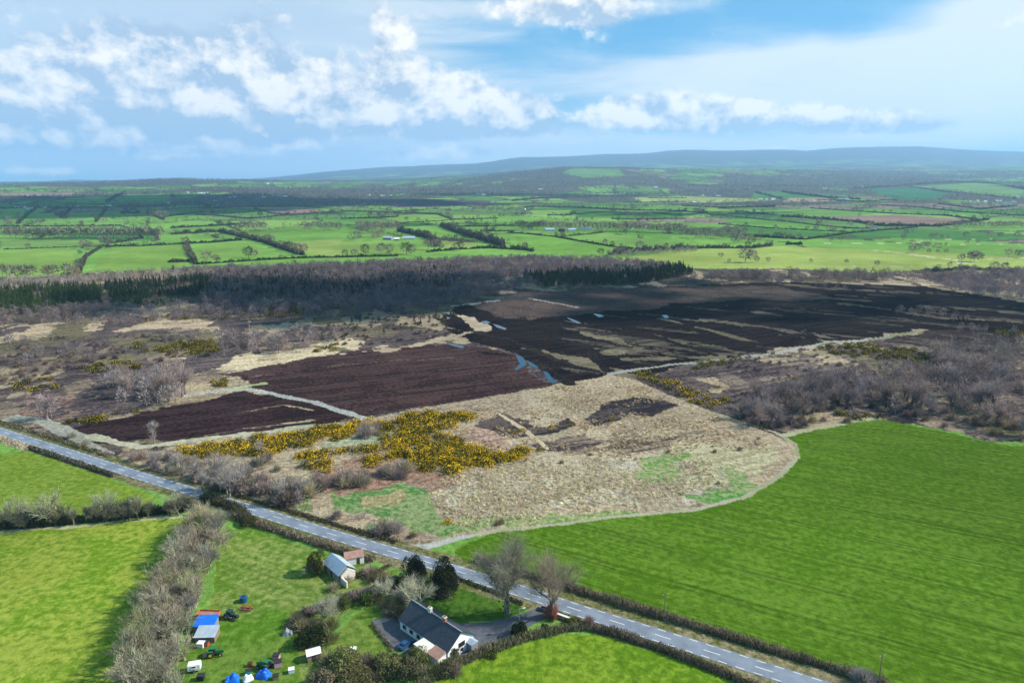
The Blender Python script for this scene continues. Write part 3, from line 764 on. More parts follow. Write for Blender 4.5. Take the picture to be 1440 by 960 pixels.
def full_tree(seed, h, ntw, tw, ctrunk, ctwig, levels=2, kids=(6, 5, 3), spread=.7, trunk=.22, multi=1, thick=.028, ivy=0, tl=.17, k=2):
    """trunk and limbs, with a fine spray of twigs round every limb end"""
    rg = np.random.default_rng(seed); P0, P1, R0, R1, L = grow(rg, h * .9, levels=levels, kids=kids, spread=spread, trunk=trunk, multi=multi, thick=thick)
    big = L <= 1; V, F = segs_to_mesh(P0[big], P1[big], R0[big], R1[big], 5)
    parts = [('trunk', npmesh('trunk', V, F, [BARK], {'Col': jit(ctrunk, len(V))}))]
    sm = L >= 2; V1, F1_ = segs_to_mesh(P0[sm], P1[sm], np.maximum(R0[sm], tw * 1.3), np.maximum(R1[sm], tw), 3)
    ends = P1[L >= levels]; c0 = np.array([0, 0, h * .35]); k_ = rg.integers(0, len(ends), ntw); e = ends[k_]
    out = e - c0; out /= np.linalg.norm(out, axis=1)[:, None]
    d = out + rg.normal(size=(ntw, 3)) * .75 + np.array([0, 0, .35]); d /= np.linalg.norm(d, axis=1)[:, None]
    p0 = e + rg.normal(size=(ntw, 3)) * h * .035 - out * h * .03; p1 = p0 + d * (h * tl * rg.uniform(.35, 1.1, (ntw, 1))); p1[:, 2] = np.clip(p1[:, 2], .15, h * 1.03); p0[:, 2] = np.maximum(p0[:, 2], .1)
    V2, F2_ = segs_to_mesh(p0, p1, np.full(ntw, tw), np.full(ntw, tw * .35), k)
    V, F, C = merge([(V1, F1_, jit(ctwig, len(V1), .15)), (V2, F2_, np.repeat(jit(ctwig, ntw, .28), 2 * k, 0))])
    parts.append(('crown', npmesh('crown', V, F, [VEG], {'Col': C})))
    if ivy:
        n = ivy; t = rg.integers(0, big.sum(), n); q = P0[big][t] + (P1[big][t] - P0[big][t]) * rg.random((n, 1)) + rg.normal(size=(n, 3)) * .05 * h
        V, F = leaf_quads(q, .035 * h ** .5); parts.append(('ivy', npmesh('ivy', V, F, [VEG], {'Col': jit((.045, .07, .02), len(V), .4)})))
    return parts


def leaf_quads(P, s, up=0.0):
    n = len(P); a = rng.normal(size=(n, 3)); a /= np.linalg.norm(a, axis=1)[:, None]
    b_ = np.cross(a, rng.normal(size=(n, 3))); b_ /= np.linalg.norm(b_, axis=1)[:, None]
    s = s * rng.uniform(.6, 1.4, (n, 1)); c = np.cross(a, b_) * .6
    V = np.stack([P - a * s, P - b_ * s * .7, P + a * s + c * s * .3, P + b_ * s * .7], 1).reshape(-1, 3)
    return V, np.arange(4 * n).reshape(n, 4)


def merge(parts):
    Vs, Fs, Cs, n = [], [], [], 0
    for V, F, C in parts:
        Vs.append(V); Fs.append(F + n); Cs.append(C); n += len(V)
    return np.concatenate(Vs), np.concatenate(Fs), np.concatenate(Cs)


def low_tree(seed, h, ntw, tw, ctrunk, ctwig, rad=.32):
    """far bare tree: trunk, a few limbs and a haze of twigs"""
    rg = np.random.default_rng(seed)
    P0 = [np.array([0, 0, -.2])]; P1 = [np.array([rg.normal() * .2, rg.normal() * .2, h * .55])]; r0 = [h * .018]; r1 = [h * .01]
    for _ in range(5):
        a = rg.uniform(0, 6.28); z0 = h * rg.uniform(.25, .5)
        P0.append(np.array([0, 0, z0])); P1.append(np.array([math.cos(a) * h * rad * .7, math.sin(a) * h * rad * .7, z0 + h * .3])); r0.append(h * .01); r1.append(h * .004)
    V1, F1_ = segs_to_mesh(P0, P1, r0, r1, 2)
    th_ = rg.uniform(0, 6.28, ntw); u = rg.uniform(-1, 1, ntw); rr_ = rg.uniform(.3, 1, ntw) ** .5; s = np.sqrt(1 - np.clip(u, -1, 1) ** 2)
    lob = 1 + .25 * np.sin(th_ * 3 + seed)
    Q1 = np.stack([np.cos(th_) * s * rr_ * h * rad * lob, np.sin(th_) * s * rr_ * h * rad * lob, h * .57 + u * rr_ * h * .43 * (.85 + .15 * lob)], 1)
    Q0 = Q1 * .72 + np.array([0, 0, h * .12]); Q0[:, :2] *= .9
    V2, F2_ = segs_to_mesh(Q0, Q1, np.full(ntw, tw), np.full(ntw, tw * .4), 2)
    return merge([(V1, F1_, jit(ctrunk, len(V1))), (V2, F2_, jit(ctwig, len(V2), .2))])


def shrub(seed, h, w, n, tw, col, leaf=0, leafcol=(.05, .07, .02)):
    rg = np.random.default_rng(seed); th_ = rg.uniform(0, 6.28, n); u = rg.uniform(0, 1, n); s = np.sqrt(1 - u * u) * .9 + .1
    lob = 1 + .22 * np.sin(th_ * 3 + seed) + .1 * rg.normal(size=n)
    rr_ = rg.uniform(.45, 1, n)
    tip = np.stack([np.cos(th_) * s * w * lob * rr_, np.sin(th_) * s * w * lob * rr_, u * h * (.8 + .2 * lob) * (.5 + .5 * rr_) + .15], 1)
    root = tip * np.array([.45, .45, .35]) + rg.normal(size=(n, 3)) * .1 * h * .3; root[:, 2] = np.maximum(root[:, 2], 0)
    V, F = segs_to_mesh(root, tip, np.full(n, tw), np.full(n, tw * .5), 2); parts = [(V, F, jit(col, len(V), .25))]
    if leaf:
        k = leaf; q = tip[rg.integers(0, n, k)] * rg.uniform(.5, 1, (k, 1)); V, F = leaf_quads(q, .22 * h / 2); parts.append((V, F, jit(leafcol, len(V), .35)))
    return merge(parts)


def gorse(seed, h, w, n, s, yellow):
    rg = np.random.default_rng(seed); th_ = rg.uniform(0, 6.28, n); u = rg.uniform(0, 1, n); q = np.sqrt(1 - u * u)
    lob = 1 + .28 * np.sin(th_ * 3 + seed) * q + .18 * np.sin(th_ * 5 + u * 6 + seed * 2); rr_ = rg.uniform(.6, 1.03, n)
    P_ = np.stack([np.cos(th_) * q * w * lob * rr_, np.sin(th_) * q * w * lob * rr_, u * h * lob * rr_ + .05], 1)
    V, F = leaf_quads(P_, s)
    pat = np.sin(P_[:, 0] * 3.1 + seed) * np.sin(P_[:, 1] * 2.7 + 1) + .6 * np.sin(P_[:, 2] * 4 + P_[:, 0])
    isy = (rg.random(n) < yellow * (.75 + .6 * np.clip(pat, -1, 1))) & (rr_ > .68)
    C = np.where(isy[:, None], jit((.88, .56, .008), n, .22), jit((.07, .075, .016), n, .4))
    return V, F, np.repeat(C, 4, 0)


def conifer(seed, h, w, n, s, col):
    rg = np.random.default_rng(seed); t = rg.random(n) ** .8; z = h * (.06 + .94 * t)
    th_ = rg.uniform(0, 6.28, n); tier = 1 + .2 * np.sin(z / h * 40 + np.sin(th_ * 3 + seed) * 1.5)
    rad = w * (1 - t) ** (.85 if h <= 10 else .5) * (1 if h <= 10 else 1 + .22 * np.sin(th_ * 4 + z * 1.3 + seed)) * tier * rg.uniform(.35, 1.05, n) + .12
    tip = np.stack([np.cos(th_) * rad, np.sin(th_) * rad, z - rad * .22], 1)
    root = tip * np.array([.45, .45, 1]) + np.array([0, 0, h * .035])
    V, F = segs_to_mesh(root, tip, np.full(n, s), np.full(n, s * .25), 2)
    V1, F1_ = segs_to_mesh([np.array([0, 0, -.2])], [np.array([0, 0, h])], [h * .018], [.02], 2)
    return merge([(V1, F1_, jit((.09, .06, .04), len(V1))), (V, F, jit(col, len(V), .3))])


TR = (.20, .175, .155); TW = (.205, .165, .155)
midT = [full_tree(200 + i, 10, 620, .045, (.31, .29, .28), (.385, .35, .345), spread=.7 + .12 * (i % 3), trunk=.20, multi=1 + (i % 3 == 1) * 2, kids=(6, 5) if i % 2 else (5, 6)) for i in range(7)]


def join_meshes(parts, name):
    Vs, Fs, Cs, n = [], [], [], 0
    for _, me in parts:
        nv = len(me.vertices); v = np.zeros(nv * 3, np.float32); me.vertices.foreach_get('co', v)
        l = np.zeros(len(me.loops), np.int32); me.loops.foreach_get('vertex_index', l)
        c = np.zeros(nv * 4, np.float32); me.attributes['Col'].data.foreach_get('color', c)
        Vs.append(v.reshape(-1, 3)); Fs.append(l.reshape(-1, 4) + n); Cs.append(c.reshape(-1, 4)[:, :3]); n += nv
    return npmesh(name, np.concatenate(Vs), np.concatenate(Fs), [VEG], {'Col': np.concatenate(Cs)})


midJ = [join_meshes(p, 'bare_tree') for p in midT]
lowT = [low_tree(300 + i, 10, 120, .14, (.31, .29, .28), (.33, .295, .295), .40) for i in range(5)]
farT = [low_tree(320 + i, 10, 26, .55, (.16, .13, .11), (.13, .115, .09), .42) for i in range(4)]
conL = [conifer(340 + i, 10 - .001 * i, 3.0, 190, .36, [(.022, .042, .018), (.028, .052, .018), (.035, .060, .018)][i % 3]) for i in range(6)]
conH = [conifer(350 + i, 10, 2.6, 700, .16, (.022, .036, .016)) for i in range(2)]
shrT = [shrub(360 + i, 2.4, 2.0, 330, .04, [(.36, .30, .26), (.30, .24, .23), (.37, .34, .24)][i % 3]) for i in range(6)]
shrL = [shrub(370 + i, 2.4, 2.1, 70, .12, [(.30, .25, .23), (.25, .20, .20), (.30, .26, .18)][i % 3]) for i in range(5)]
grsT = [gorse(380 + i, 1.7, 2.1, 560, .14, .30 + .26 * (i % 3)) for i in range(6)]
grsL = [gorse(390 + i, 1.7, 2.2, 170, .26, .32 + .24 * (i % 3)) for i in range(5)]


def tmesh(t, name): return npmesh(name, t[0], t[1], [VEG], {'Col': t[2]})


M_shr = [tmesh(t, 'shrub') for t in shrT]; M_grs = [tmesh(t, 'gorse_bush') for t in grsT]; M_con = [tmesh(t, 'conifer') for t in conL]; M_low = [tmesh(t, 'bare_tree') for t in lowT]

POOL = {'bare_tree': [], 'shrub': [], 'gorse_bush': [], 'conifer': []}


def scatter(kind, poly, dens, h0, h1, zone, clump=0.0, cl=25, seed=1, tint=(1, 1, 1), xs=None):
    """dens per 100 m2 inside a polygon given in photo pixels"""
    w = np.array(GX(poly)); x0, y0 = w[:, 0].min(), w[:, 1].min(); x1, y1 = w[:, 0].max(), w[:, 1].max()
    rg = np.random.default_rng(seed * 31 + len(POOL[kind])); n = int((x1 - x0) * (y1 - y0) * dens / 100)
    x = rg.uniform(x0, x1, n); y = rg.uniform(y0, y1, n)
    z = terr(x, y); px, py = proj(x, y, z); m = inpoly(px, py, poly)
    if clump: m &= fbm(x / cl, y / cl, 3, seed) > clump
    m &= dline(x, y, road_c[::4]) > 5.5
    x, y, z = x[m], y[m], z[m]
    hh = rg.uniform(h0, h1, len(x)) * (1 if xs is None else 1)
    VT = [tuple(round(q * v, 3) for q, v in zip(tint, k)) for k in ((1, 1, 1), (1.25, 1.18, 1.08), (.72, .70, .68), (1.08, .97, .86))]
    for a, b_, c, h in zip(x, y, z, hh):
        if kind == 'bare_tree': h *= rg.choice([.62, .85, 1.0, 1.0, 1.18])
        POOL[kind].append((math.hypot(a, b_) / h, a, b_, c, h, rg.uniform(0, 6.28), int(rg.integers(0, 1000)), zone, VT[int(rg.integers(0, 4))] if kind in ('bare_tree', 'shrub') else tint))


def place(kind, px, py, h, zone, tint=(1, 1, 1)):
    x, y, z = G(px, py); POOL[kind].append((math.hypot(x, y) / h / 3, x, y, z, h, random.uniform(0, 6.28), random.randint(0, 999), zone, tint))


# --- woodland of the bog
Zs = {
    'belt': 'in the long dark wood beyond the bog', 'sun': 'on the sunlit far fringe of the long wood', 'lheath': 'on the tan heath left of the dark peat',
    'copse': 'in the pale birch copse beside the lower peat strip', 'rwood': 'in the grey wood behind the bright green crop field', 'rtop': 'in the far right wood above the black bog',
    'row': 'in the thin row between black bog and yellow meadow', 'plot': 'among gorse on the rough grass plot', 'hedge': 'in the tall hedgerow beside the bottom left field',
    'div': 'in the hedge between the two left fields', 'rgorse': 'along the upper right edge of the rough plot', 'yard': 'crowding the hedges around the bungalow', 'rheath': 'on the heath right of the rough plot'}
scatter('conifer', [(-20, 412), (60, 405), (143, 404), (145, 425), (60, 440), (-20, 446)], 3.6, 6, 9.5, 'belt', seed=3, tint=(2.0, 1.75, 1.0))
scatter('conifer', [(147, 402), (250, 394), (320, 389), (480, 383), (640, 380), (640, 402), (480, 420), (300, 424), (215, 434), (160, 432)], 3.4, 6, 10, 'belt', .42, 40, seed=4, tint=(1, 1, 1))
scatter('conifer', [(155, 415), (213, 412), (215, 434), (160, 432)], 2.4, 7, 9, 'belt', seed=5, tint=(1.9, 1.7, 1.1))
scatter('conifer', [(733, 390), (800, 384), (960, 376), (975, 386), (900, 400), (760, 404)], 3.6, 7, 10.5, 'belt', seed=6)
scatter('conifer', [(430, 458), (640, 440), (640, 475), (480, 480)], .25, 4, 7, 'belt', .5, 20, seed=7)
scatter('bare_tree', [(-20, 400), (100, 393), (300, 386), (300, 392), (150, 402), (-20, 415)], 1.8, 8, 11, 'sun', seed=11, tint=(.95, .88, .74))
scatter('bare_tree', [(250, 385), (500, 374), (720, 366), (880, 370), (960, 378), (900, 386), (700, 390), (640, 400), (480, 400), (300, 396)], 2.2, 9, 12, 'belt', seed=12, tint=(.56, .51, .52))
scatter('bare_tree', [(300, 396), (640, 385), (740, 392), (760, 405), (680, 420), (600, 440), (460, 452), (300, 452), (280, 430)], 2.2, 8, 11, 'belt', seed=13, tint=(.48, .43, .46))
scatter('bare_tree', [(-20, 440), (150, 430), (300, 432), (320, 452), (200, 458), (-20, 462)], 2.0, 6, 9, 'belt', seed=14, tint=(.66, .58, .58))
scatter('bare_tree', [(1305, 392), (1350, 384), (1620, 386), (1620, 432), (1400, 420), (1340, 414)], 2.2, 8, 11, 'rtop', seed=15, tint=(.62, .55, .56))
scatter('bare_tree', [(960, 384), (1050, 386), (1180, 398), (1190, 410), (1080, 404), (960, 400)], 1.2, 6, 9, 'row', .45, 18, seed=16, tint=(.5, .44, .44))
scatter('bare_tree', [(985, 389), (1090, 389), (1090, 395), (985, 395)], 2.4, 10, 12, 'row', seed=17, tint=(.7, .62, .58))
scatter('bare_tree', [(1105, 389), (1200, 389), (1260, 392), (1260, 397), (1105, 395)], 2.2, 10, 13, 'row', seed=18, tint=(.7, .62, .58))
scatter('bare_tree', [(1260, 392), (1310, 390), (1310, 398), (1260, 398)], 1.2, 11, 14, 'row', seed=181, tint=(.7, .62, .58))
scatter('bare_tree', [(1255, 438), (1300, 440), (1365, 450), (1360, 456), (1260, 444)], 1.6, 6, 8, 'rtop', seed=19, tint=(.6, .54, .55))
scatter('bare_tree', [(1340, 460), (1440, 468), (1620, 476), (1620, 486), (1400, 474), (1340, 468)], 1.6, 5, 8, 'rtop', seed=20, tint=(.55, .5, .5))
# right wood
scatter('bare_tree', [(1028, 562), (1100, 556), (1190, 536), (1240, 528), (1320, 524), (1620, 514), (1620, 615), (1420, 618), (1370, 604), (1330, 596), (1250, 582), (1170, 578), (1120, 598), (1078, 606), (1040, 588)], 1.9, 10, 14, 'rwood', seed=21, tint=(.72, .64, .64))
scatter('bare_tree', [(1282, 496), (1350, 490), (1620, 492), (1620, 524), (1400, 526), (1330, 520)], 2.0, 9, 12, 'rwood', seed=22, tint=(.78, .72, .66))
scatter('shrub', [(1028, 575), (1120, 570), (1240, 560), (1440, 585), (1440, 622), (1400, 616), (1240, 586), (1100, 610), (1060, 600)], 1.2, 2.5, 4, 'rwood', seed=23, tint=(.7, .64, .6))
# left heath
scatter('bare_tree', [(150, 545), (190, 535), (262, 536), (266, 562), (230, 575), (170, 572)], 2.6, 10, 14, 'copse', seed=31, tint=(.85, .78, .75))
scatter('bare_tree', [(45, 580), (100, 575), (103, 592), (60, 594)], 1.8, 9, 12, 'copse', seed=32, tint=(.85, .76, .76))
scatter('bare_tree', [(303, 485), (440, 478), (480, 476), (480, 486), (420, 498), (310, 500)], 2.0, 9, 13, 'lheath', seed=33, tint=(.8, .73, .7))
scatter('bare_tree', [(-10, 482), (187, 478), (277, 474), (280, 482), (190, 500), (90, 520), (-10, 520)], 1.3, 6, 9, 'lheath', .42, 20, seed=34, tint=(.68, .62, .62))
scatter('shrub', [(-10, 478), (280, 470), (300, 500), (120, 530), (-10, 545)], 1.6, 2, 3.6, 'lheath', .48, 16, seed=35, tint=(.7, .64, .63))
scatter('shrub', [(440, 445), (640, 440), (650, 470), (500, 490), (430, 480)], 1.6, 1.5, 3, 'lheath', .45, 16, seed=36, tint=(.4, .38, .36))
scatter('shrub', [(90, 640), (60, 600), (110, 615), (160, 640), (230, 630), (200, 650)], 1.6, 2, 3.5, 'lheath', .45, 12, seed=37)
scatter('shrub', [(-10, 545), (150, 530), (160, 560), (90, 600), (-10, 600)], .5, 1.5, 3.0, 'lheath', .5, 12, seed=38)
scatter('shrub', [(880, 530), (1140, 490), (1300, 500), (1260, 530), (1170, 560), (1000, 572)], 2.2, 1.2, 2.6, 'rheath', .46, 14, seed=39, tint=(.6, .55, .6))
# gorse
GA = [(242, 637), (300, 626), (395, 614), (465, 602), (497, 602), (492, 617), (465, 629), (425, 627), (395, 636), (365, 640), (335, 642), (262, 642)]
GB = [(547, 592), (600, 580), (660, 584), (672, 592), (617, 610), (658, 626), (690, 640), (735, 632), (738, 645), (690, 655), (652, 664), (597, 664), (580, 645), (526, 645), (548, 626), (533, 612)]
for i, (pl, dn, cl_) in enumerate(((GA, 7.5, .22), (GB, 7.5, .32), ([(415, 640), (470, 634), (527, 629), (527, 633), (470, 641), (420, 645)], 7, 0), ([(422, 650), (470, 648), (460, 664), (430, 660)], 5, .3),
                                  ([(495, 648), (526, 644), (530, 656), (500, 658)], 6, .2), ([(266, 646), (284, 648), (280, 660), (266, 656)], 6, 0), ([(360, 612), (470, 600), (540, 592), (545, 600), (470, 604), (365, 618)], 5, .4))):
    scatter('gorse_bush', pl, dn * 1.25, 1.7, 3.0, 'plot', cl_ - .04, 9, seed=41 + i)
scatter('gorse_bush', [(883, 526), (905, 522), (950, 538), (1020, 560), (1028, 575), (990, 574), (945, 552)], 5, 1.3, 2.1, 'rgorse', .3, 9, seed=51)
scatter('gorse_bush', [(1000, 566), (1070, 600), (1090, 612), (1078, 604), (1030, 575)], 3, 1.2, 1.8, 'rgorse', .3, 9, seed=52, tint=(.6, .7, .9))
for i, (pl, dn, cl_) in enumerate((([(1147, 488), (1200, 482), (1290, 492), (1330, 515), (1320, 525), (1260, 508), (1170, 498)], 3.5, .38), ([(1090, 535), (1170, 530), (1175, 555), (1130, 555)], 2.2, .45),
                                  ([(960, 512), (1040, 500), (1060, 505), (980, 520)], 3, .4), ([(1170, 585), (1230, 575), (1240, 588), (1180, 596)], 3, .4), ([(1400, 462), (1440, 468), (1440, 476), (1400, 470)], 3, .3))):
    scatter('gorse_bush', pl, dn * 1.3, 1.3, 2.3, 'rheath', cl_ - .05, 12, seed=61 + i, tint=(.5, .58, .9))
for i, (pl, dn, cl_) in enumerate((([(180, 483), (300, 478), (310, 495), (250, 500), (190, 495)], 4, .4), ([(110, 515), (180, 508), (200, 520), (120, 525)], 3, .45), ([(190, 446), (400, 430), (520, 428), (400, 446), (200, 452)], 3.5, .5),
                                  ([(85, 595), (140, 585), (190, 575), (195, 580), (120, 597)], 5, .3), ([(10, 540), (70, 532), (80, 548), (20, 552)], 2, .5), ([(300, 535), (318, 530), (322, 545), (300, 548)], 4, .2), ([(440, 488), (475, 484), (470, 494), (440, 497)], 3, .3))):
    scatter('gorse_bush', pl, dn * 1.3, 1.3, 2.3, 'lheath', cl_ - .05, 12, seed=71 + i, tint=(.6, .66, .9))
for px, py in ((438, 618), (500, 610), (775, 601), (745, 634), (722, 609), (735, 606), (690, 652), (805, 598), (760, 633), (630, 735), (860, 590), (1010, 545)): place('gorse_bush', px, py, 1.5, 'plot')
# bushes on the plot and its edges
for pl, dn, h0, h1, s in (([(391, 690), (436, 690), (440, 716), (395, 712)], 3.5, 4, 6, 81), ([(335, 680), (385, 675), (385, 705), (345, 700)], 2.5, 3, 5, 82), ([(443, 672), (512, 670), (512, 688), (450, 690)], 4, 3.5, 5, 83),
                          ([(533, 662), (585, 660), (585, 672), (535, 675)], 4.5, 3, 4.5, 84), ([(505, 604), (526, 602), (526, 616), (508, 616)], 5, 3, 4.5, 85), ([(526, 600), (548, 598), (545, 606), (528, 608)], 4, 2.5, 3.5, 86),
                          ([(363, 648), (394, 644), (394, 658), (366, 660)], 4, 2.5, 3.5, 87), ([(457, 720), (488, 716), (488, 730), (462, 732)], 3, 2, 3, 88), ([(520, 742), (563, 740), (563, 756), (525, 756)], 4, 2.5, 3.8, 89),
                          ([(235, 648), (270, 645), (280, 665), (240, 662)], 4, 2.5, 4, 90), ([(280, 676), (400, 718), (520, 755), (520, 764), (400, 730), (280, 688)], 2.2, 1.5, 2.5, 91), ([(160, 640), (250, 645), (300, 668), (290, 682), (200, 655)], 2.5, 2, 3.6, 92)):
    scatter('shrub', pl, dn * 1.3, h0 * 1.25, h1 * 1.25, 'plot', 0, seed=s)
for px, py, h in ((285, 690, 7), (310, 690, 8), (322, 698, 8), (268, 672, 7), (300, 676, 8), (340, 690, 7), (366, 640, 5), (400, 708, 7), (420, 706, 7), (330, 680, 7), (250, 662, 6), (220, 655, 5), (215, 616, 6), (218, 624, 4)): place('bare_tree', px, py, h * 1.45, 'plot', (.95, .9, .8))
for px, py, h in ((1010, 680, 1.4), (1040, 633, 2), (1005, 636, 1.6), (790, 651, 1.8), (740, 648, 1.4), (830, 640, 1.4), (1067, 618, 1.6), (705, 735, 2.0), (700, 738, 1.8), (940, 636, 1.5), (580, 755, 2.2)): place('shrub', px, py, h, 'plot', (.75, .62, .55))

scatter('bare_tree', [(255, 665), (300, 655), (345, 668), (385, 690), (375, 706), (330, 696), (275, 682)], 1.3, 7, 11, 'plot', seed=931, tint=(1.0, .96, .86))
scatter('bare_tree', [(385, 695), (440, 695), (445, 716), (395, 714)], 1.6, 6, 8.5, 'plot', seed=932, tint=(.8, .74, .74))
scatter('shrub', [(170, 650), (250, 650), (330, 668), (400, 700), (400, 718), (280, 684)], 2.6, 2.6, 4.5, 'plot', seed=933)
scatter('shrub', [(340, 640), (420, 642), (440, 662), (400, 680), (340, 665)], 1.6, 2.2, 4, 'plot', seed=934, tint=(1, .98, .9))
for (x0, x1, y0, y1, n_) in ((522, 575, 842, 866, 9), (556, 640, 932, 950, 12), (455, 540, 930, 962, 14), (415, 470, 868, 905, 9), (560, 640, 812, 842, 8), (468, 545, 800, 830, 7), (520, 548, 800, 822, 4)):
    for _ in range(n_): place('shrub', random.uniform(x0, x1), random.uniform(y0, y1), random.uniform(2.0, 3.8), 'yard', random.choice([(.9, .85, .7), (.6, .65, .4), (1.0, .92, .85), (.45, .55, .3)]))
# hedgerow trees at lower left, and the hedge between the two left fields
for i in range(105):
    t = i / 104; px = np.interp(t, [0, .15, .4, .7, 1], [292, 286, 262, 232, 205]) + random.uniform(-30, 30) * (.5 + t); py = np.interp(t, [0, .15, .4, .7, 1], [742, 765, 815, 885, 985]) + random.uniform(-6, 6)
    place('bare_tree', px, py, random.uniform(7, 10.5), 'hedge', random.choice([(1.0, 1.02, .70), (1.05, .98, .72), (.82, .82, .60), (.9, .98, .48), (1.05, .9, .68), (.78, .8, .70)]))
for i in range(46):
    t = random.random(); px = t * 285; place('bare_tree', px, 742 - 22 * (px / 285) ** 1.3 + random.uniform(-7, 3), random.uniform(5.0, 7.0), 'div', (.5, .52, .36))
for px, h in ((18, 10), (75, 14), (150, 10), (140, 7), (200, 7.5), (246, 8), (30, 9)): place('bare_tree', px, 738 - px * .07, h, 'div', (.95, 1.0, .66))

# build: the ones that show largest as objects, the rest as one mass per wood
CAT = {'bare_tree': 'tree', 'shrub': 'shrub', 'gorse_bush': 'gorse bush', 'conifer': 'conifer'}
LAB = {'bare_tree': 'bare grey leafless tree', 'shrub': 'twiggy brown shrub', 'gorse_bush': 'gorse bush with yellow flowers', 'conifer': 'dark green narrow conifer'}
HT = {'bare_tree': 10., 'shrub': 2.4, 'gorse_bush': 1.7, 'conifer': 10.}
TS = {'bare_tree': lowT, 'shrub': shrL, 'gorse_bush': grsL, 'conifer': conL}
MS = {'bare_tree': midJ, 'shrub': M_shr, 'gorse_bush': M_grs, 'conifer': M_con}
CAP = {'bare_tree': 255, 'shrub': 285, 'gorse_bush': 285, 'conifer': 250}
_tint = {}


def tinted(me, tint):
    if tint == (1, 1, 1): return me
    k = (me.name, tint)
    if k not in _tint:
        m2 = me.copy(); c = np.zeros(len(m2.vertices) * 4, np.float32); a = m2.attributes['Col'].data; a.foreach_get('color', c)
        c = c.reshape(-1, 4); c[:, :3] *= np.array(tint); a.foreach_set('color', c.ravel()); _tint[k] = m2
    return _tint[k]


def mass(name, items, temps, h0, label, cat):
    parts = []
    for it in items:
        V, F, C = temps[it[6] % len(temps)]; s = it[4] / h0; c, s_ = math.cos(it[5]) * s, math.sin(it[5]) * s
        W = np.empty_like(V); W[:, 0] = V[:, 0] * c - V[:, 1] * s_ + it[1]; W[:, 1] = V[:, 0] * s_ + V[:, 1] * c + it[2]; W[:, 2] = V[:, 2] * s + it[3]
        parts.append((W, F, C * np.array(it[8]) * random.uniform(.75, 1.25)))
    V, F, C = merge(parts); o = link(name, npmesh(name, V, F, [VEG], {'Col': C})); tag(o, label, cat, kind='stuff'); return o


def build_pool():
    for kind, items in POOL.items():
        items.sort(key=lambda q: q[0])
        for it in items[:CAP[kind]]:
            me = MS[kind][it[6] % len(MS[kind])]; z = it[7]
            if kind == 'bare_tree' and it[0] * 1 < 26 and z in ('hedge', 'div', 'plot') and it[4] > 4.9:
                pr = midT[it[6] % len(midT)]; e = link('bare_tree', None, loc=(it[1], it[2], it[3]), rz=it[5], sc=it[4] / HT[kind])
                for nm2, m2 in pr: link(nm2, tinted(m2, it[8]), e)
                o = e
            else:
                o = link(kind, tinted(me, it[8]), loc=(it[1], it[2], it[3]), rz=it[5], sc=it[4] / HT[kind])
            tag(o, f'{LAB[kind]} {Zs[z]}', CAT[kind], f'{CAT[kind]}s {Zs[z]}')
        rest = {}
        for it in items[CAP[kind]:]: rest.setdefault(it[7], []).append(it)
        for z, its in rest.items():
            nm2 = {'bare_tree': 'bare_woodland', 'shrub': 'scrub', 'gorse_bush': 'gorse_thicket', 'conifer': 'conifer_wood'}[kind]
            mass(nm2, its, TS[kind], HT[kind], {'bare_tree': 'mass of bare grey trees ', 'shrub': 'mass of twiggy brown scrub ', 'gorse_bush': 'mass of yellow gorse ', 'conifer': 'mass of dark green conifers '}[kind] + Zs[z], {'bare_tree': 'woodland', 'shrub': 'scrub', 'gorse_bush': 'gorse', 'conifer': 'woodland'}[kind])
        print(kind, len(items))


build_pool()

# ------------------------------------------------------------------ hedges
def hedge(pts, label, h=1.8, w=1.4, col=(.13, .10, .07), dens=1.0, wild=.3, name='hedge', group=None, leafy=.25, px=True):
    p = np.array(GX(pts) if px else pts, float); d = float(np.mean(np.hypot(p[:, 0], p[:, 1]))); s = max(.16, d * .0009)
    q = resample(p, 1.0 if d < 600 else 4.0); seg = np.gradient(q[:, :2], axis=0); seg /= np.linalg.norm(seg, axis=1)[:, None]
    nn = np.stack([-seg[:, 1], seg[:, 0]], 1); L = np.linalg.norm(np.diff(p, axis=0), axis=1).sum()
    n = int(min(90000, max(40, L * (h + w) * dens * (4.2 if d < 420 else 1.8) / s)))
    t = rng.random(n) * (len(q) - 1); i = t.astype(int); f = (t - i)[:, None]; i2 = np.minimum(i + 1, len(q) - 1)
    c = q[i] * (1 - f) + q[i2] * f; nrm = nn[i]
    hv = 1 + wild * (vnoise(t * (.35 if d < 600 else .7), t * 0 + .5, int(d)) * 2 - 1) + wild * .5 * (vnoise(t * 1.7, t * 0 + 3.5, int(d)) * 2 - 1)
    a = rng.uniform(0, math.pi, n); rr_ = rng.uniform(.45, 1.05, n)
    off = np.cos(a) * rr_ * w * hv; z = np.abs(np.sin(a)) ** .6 * rr_ * h * hv
    tip = np.stack([c[:, 0] + nrm[:, 0] * off, c[:, 1] + nrm[:, 1] * off, c[:, 2] + z], 1)
    lf = rng.random(n) < leafy
    V1, F1_ = leaf_quads(tip[lf], s * 1.1); C1 = np.repeat(jit((.05, .065, .022), lf.sum(), .4), 4, 0)
    st = tip[~lf]; root = st - np.stack([nrm[~lf][:, 0] * off[~lf] * .3, nrm[~lf][:, 1] * off[~lf] * .3, np.full(len(st), 1.)], 1) * np.array([1, 1, h * .55])
    root += rng.normal(size=root.shape) * .25; root[:, 2] = np.maximum(root[:, 2], q[:, 2].min() - .2)
    V2, F2_ = segs_to_mesh(root, st, np.full(len(st), s * .55), np.full(len(st), s * .3), 2); C2 = np.repeat(jit(col, len(st), .35), 4, 0)
    V, F, C = merge([(V1, F1_, C1), (V2, F2_, C2)])
    o = link(name, npmesh(name, V, F, [VEG], {'Col': C})); tag(o, label, 'hedge', group); return o


